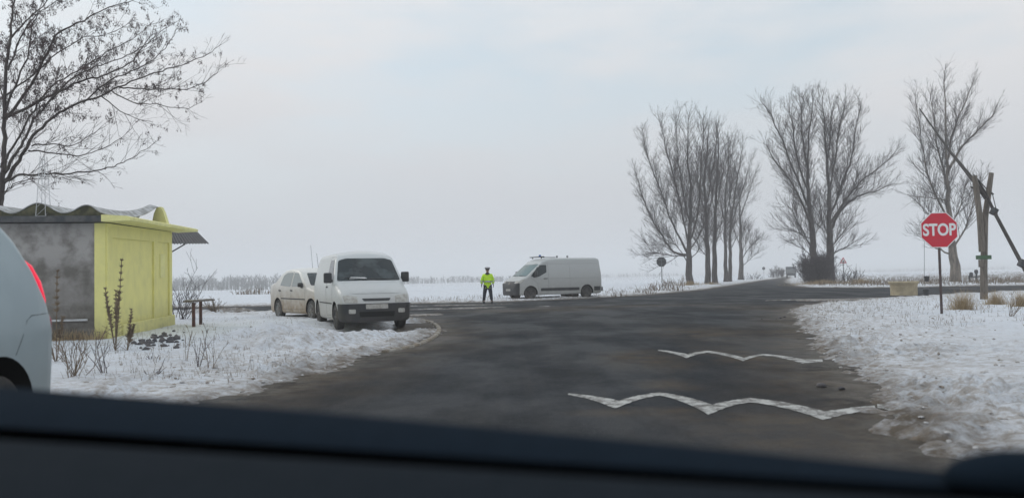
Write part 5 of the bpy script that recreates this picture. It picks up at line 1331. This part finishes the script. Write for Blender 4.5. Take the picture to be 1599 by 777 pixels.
# stubble pricking through the snow (nobody could count it)
S = []
def blades(x, y, h, w_):
    z = ground_z(x, y)-.01; p = Vector((x, y, z)); q = p+Vector((U(-.5, .5), U(-.5, .5), 1)).normalized()*h; S.append((p, q, w_, w_*.4))
for _ in range(420):
    p = G(U(1240, 1640), 421+U(28, 62)**1.0*1.0+U(0, 60)*random.random()); sd_ = float(sdf(np.array([p.x]), np.array([p.y]))[0])
    if sd_ > .5 and p.y < 45:
        for _ in range(4): blades(p.x+U(-.15, .15), p.y+U(-.15, .15), U(.04, .16), .004)
for _ in range(2600):
    u = U(1250, 1660); p = G(u, 416.5+10+28*random.random()**1.0-(u-1400)*.01)
    if float(sdf(np.array([p.x]), np.array([p.y]))[0]) > 1.0 and 58 < p.y < 260:
        for _ in range(5): blades(p.x+U(-.6, .6), p.y+U(-.6, .6), U(.1, .45), .014)
for _ in range(700):
    p = G(U(640, 1110), U(448, 476)); 
    if .3 < float(sdf(np.array([p.x]), np.array([p.y]))[0]) < 7 and p.y > 40:
        for _ in range(4): blades(p.x+U(-.3, .3), p.y+U(-.3, .3), U(.06, .3), .009)
for _ in range(350):
    p = G(U(90, 480), U(500, 605))
    if float(sdf(np.array([p.x]), np.array([p.y]))[0]) > .5:
        for _ in range(4): blades(p.x+U(-.15, .15), p.y+U(-.15, .15), U(.03, .12), .003)
tag(seg_mesh('grass_stubble', S, M['weed']), 'dead grass stubble pricking through the snow cover', kind='stuff')
# brown grass at the foot of the grey wall
S = []
for _ in range(1500):
    x = U(.0, 5.5); q = C0 + d0*x - d1*abs(random.gauss(0, .16)); p = Vector((q.x, q.y, ground_z(q.x, q.y)-.02)); S.append((p, p+Vector((U(-.5, .5), U(-.5, .5), 1)).normalized()*U(.06, .28), .005, .002))
tag(seg_mesh('dead_grass', S, M['dry']), 'brown dead grass along the foot of the grey wall', kind='stuff')

# ------------------------------------------------------------------ far tree lines (each reads as one mass)
def treeline(us, ytop, n, D, label, h=(4, 8), r=.05, depth=40, den=None):
    S = []
    for _ in range(n):
        u = U(*us); dep = D+U(0, depth); b = P(u, 440, dep); gz = float(relief(np.array([b.x]), np.array([b.y]))[0])
        hh = U(*h)*(.65+.7*float(fbm(np.array([u/23.]), np.array([3.3]), 3, 9)[0])); p = Vector((b.x, dep, gz-.3))
        twig(S, p, Vector((U(-.12, .12), U(-.12, .12), 1)), hh, .12, 2, dict(seg=1.6, wob=.12, up=.05, up2=.25, dens=[.9, 1.1], ang=(25, 60)))
    S = [(a, b, max(q, r), max(e_, r*.8)) for a, b, q, e_ in S]
    tag(seg_mesh('distant_wood', S, M['farwood']), label, kind='stuff')
treeline((240, 470), 0, 420, 330, 'hazy wood along the far edge of the left field', (3.4, 5.6))
treeline((590, 800), 0, 330, 480, 'hazy line of trees beyond the field behind the officer', (2.6, 4.6), .08)
treeline((800, 1080), 0, 260, 760, 'faint tree line on the horizon behind the panel van', (1.8, 3.6), .10)
treeline((1330, 1640), 0, 260, 900, 'faint tree line on the horizon at the right', (1.8, 3.6), .10)

# ------------------------------------------------------------------ dashboard of the car the photograph was taken from
root = empty('car_dashboard', (0, 1.0, 0), 0, 'dark out of focus dashboard across the bottom of the picture', 'dashboard')
def dash(name, far_l, far_r, near_drop, depth, m, parent, zb=.5, bulge=0.0, x0=-1.15, x1=1.05, rr=.03):
    """far_l/far_r: world points on the far upper edge; the surface falls toward the camera by near_drop over depth."""
    bm = bmesh.new(); d = (far_r-far_l); dn = d.normalized(); nrm = Vector((dn.y, -dn.x, 0)).normalized()       # towards the camera
    n = 40; rows = []
    for i in range(n+1):
        f = -.35 + 1.7*i/n; p = far_l + d*f; p = p + Vector((0, 0, bulge*math.sin(max(0, min(1, f))*math.pi)))
        prof = [(-.02, zb-p.z), (-.02, -.03), (-.012, -.012), (.0, -.003), (.02, 0), (depth*.5, -near_drop*.42), (depth, -near_drop), (depth+.02, -near_drop-.02), (depth+.02, zb-p.z)]
        rows.append([bm.verts.new(p+nrm*a+Vector((0, 0, z))-Vector((0, 1.0, 0))) for a, z in prof])
    for i in range(n):
        for k in range(len(rows[0])): j = (k+1) % len(rows[0]); bm.faces.new((rows[i][k], rows[i][j], rows[i+1][j], rows[i+1][k]))
    bm.faces.new(rows[0]); bm.faces.new(rows[-1][::-1])
    return bobj(name, bm, m, parent, 40)
fl = P(0, 600, 1.19); fr_ = P(1599, 742, .863)
dash('upper_panel', fl, fr_, .05, .16, M['dash'], root, .45, .004)
gl = P(0, 662, 1.00); gr = P(1599, 763, .70)
dash('slot', gl, gr, .02, .03, M['dashgap'], root, .45)
gl = P(0, 682, .955); gr = P(1599, 781, .66)
dash('lower_panel', gl, gr, .10, .28, M['dash2'], root, .45)
bm = bmesh.new(); q = P(1590, 742, .84)-Vector((0, 1.0, 0)); bmesh.ops.create_uvsphere(bm, u_segments=32, v_segments=16, radius=1, matrix=Matrix.Translation(q) @ Matrix.Diagonal((.075, .04, .026, 1)))
bobj('corner_vent', bm, M['dash'], root, 60)

# ------------------------------------------------------------------ cold mist over the plain
bm = bmesh.new(); bmesh.ops.create_cube(bm, size=1, matrix=Matrix.Translation((0, FARD*.5-60, 12)) @ Matrix.Diagonal((FARD*2+300, FARD+500, 32, 1)))
hz_ = bobj('haze', bm); hm_ = bpy.data.materials.new('haze'); hm_.use_nodes = True; t = hm_.node_tree; t.nodes.clear()
o_ = N('ShaderNodeOutputMaterial', t); pv = N('ShaderNodeVolumePrincipled', t); pv.inputs['Color'].default_value = (.955, .968, .985, 1); pv.inputs['Density'].default_value = .0017; pv.inputs['Anisotropy'].default_value = 0.0
t.links.new(pv.outputs[0], o_.inputs['Volume']); hz_.data.materials.append(hm_); tag(hz_, 'thin pale winter haze over the plain', kind='stuff')
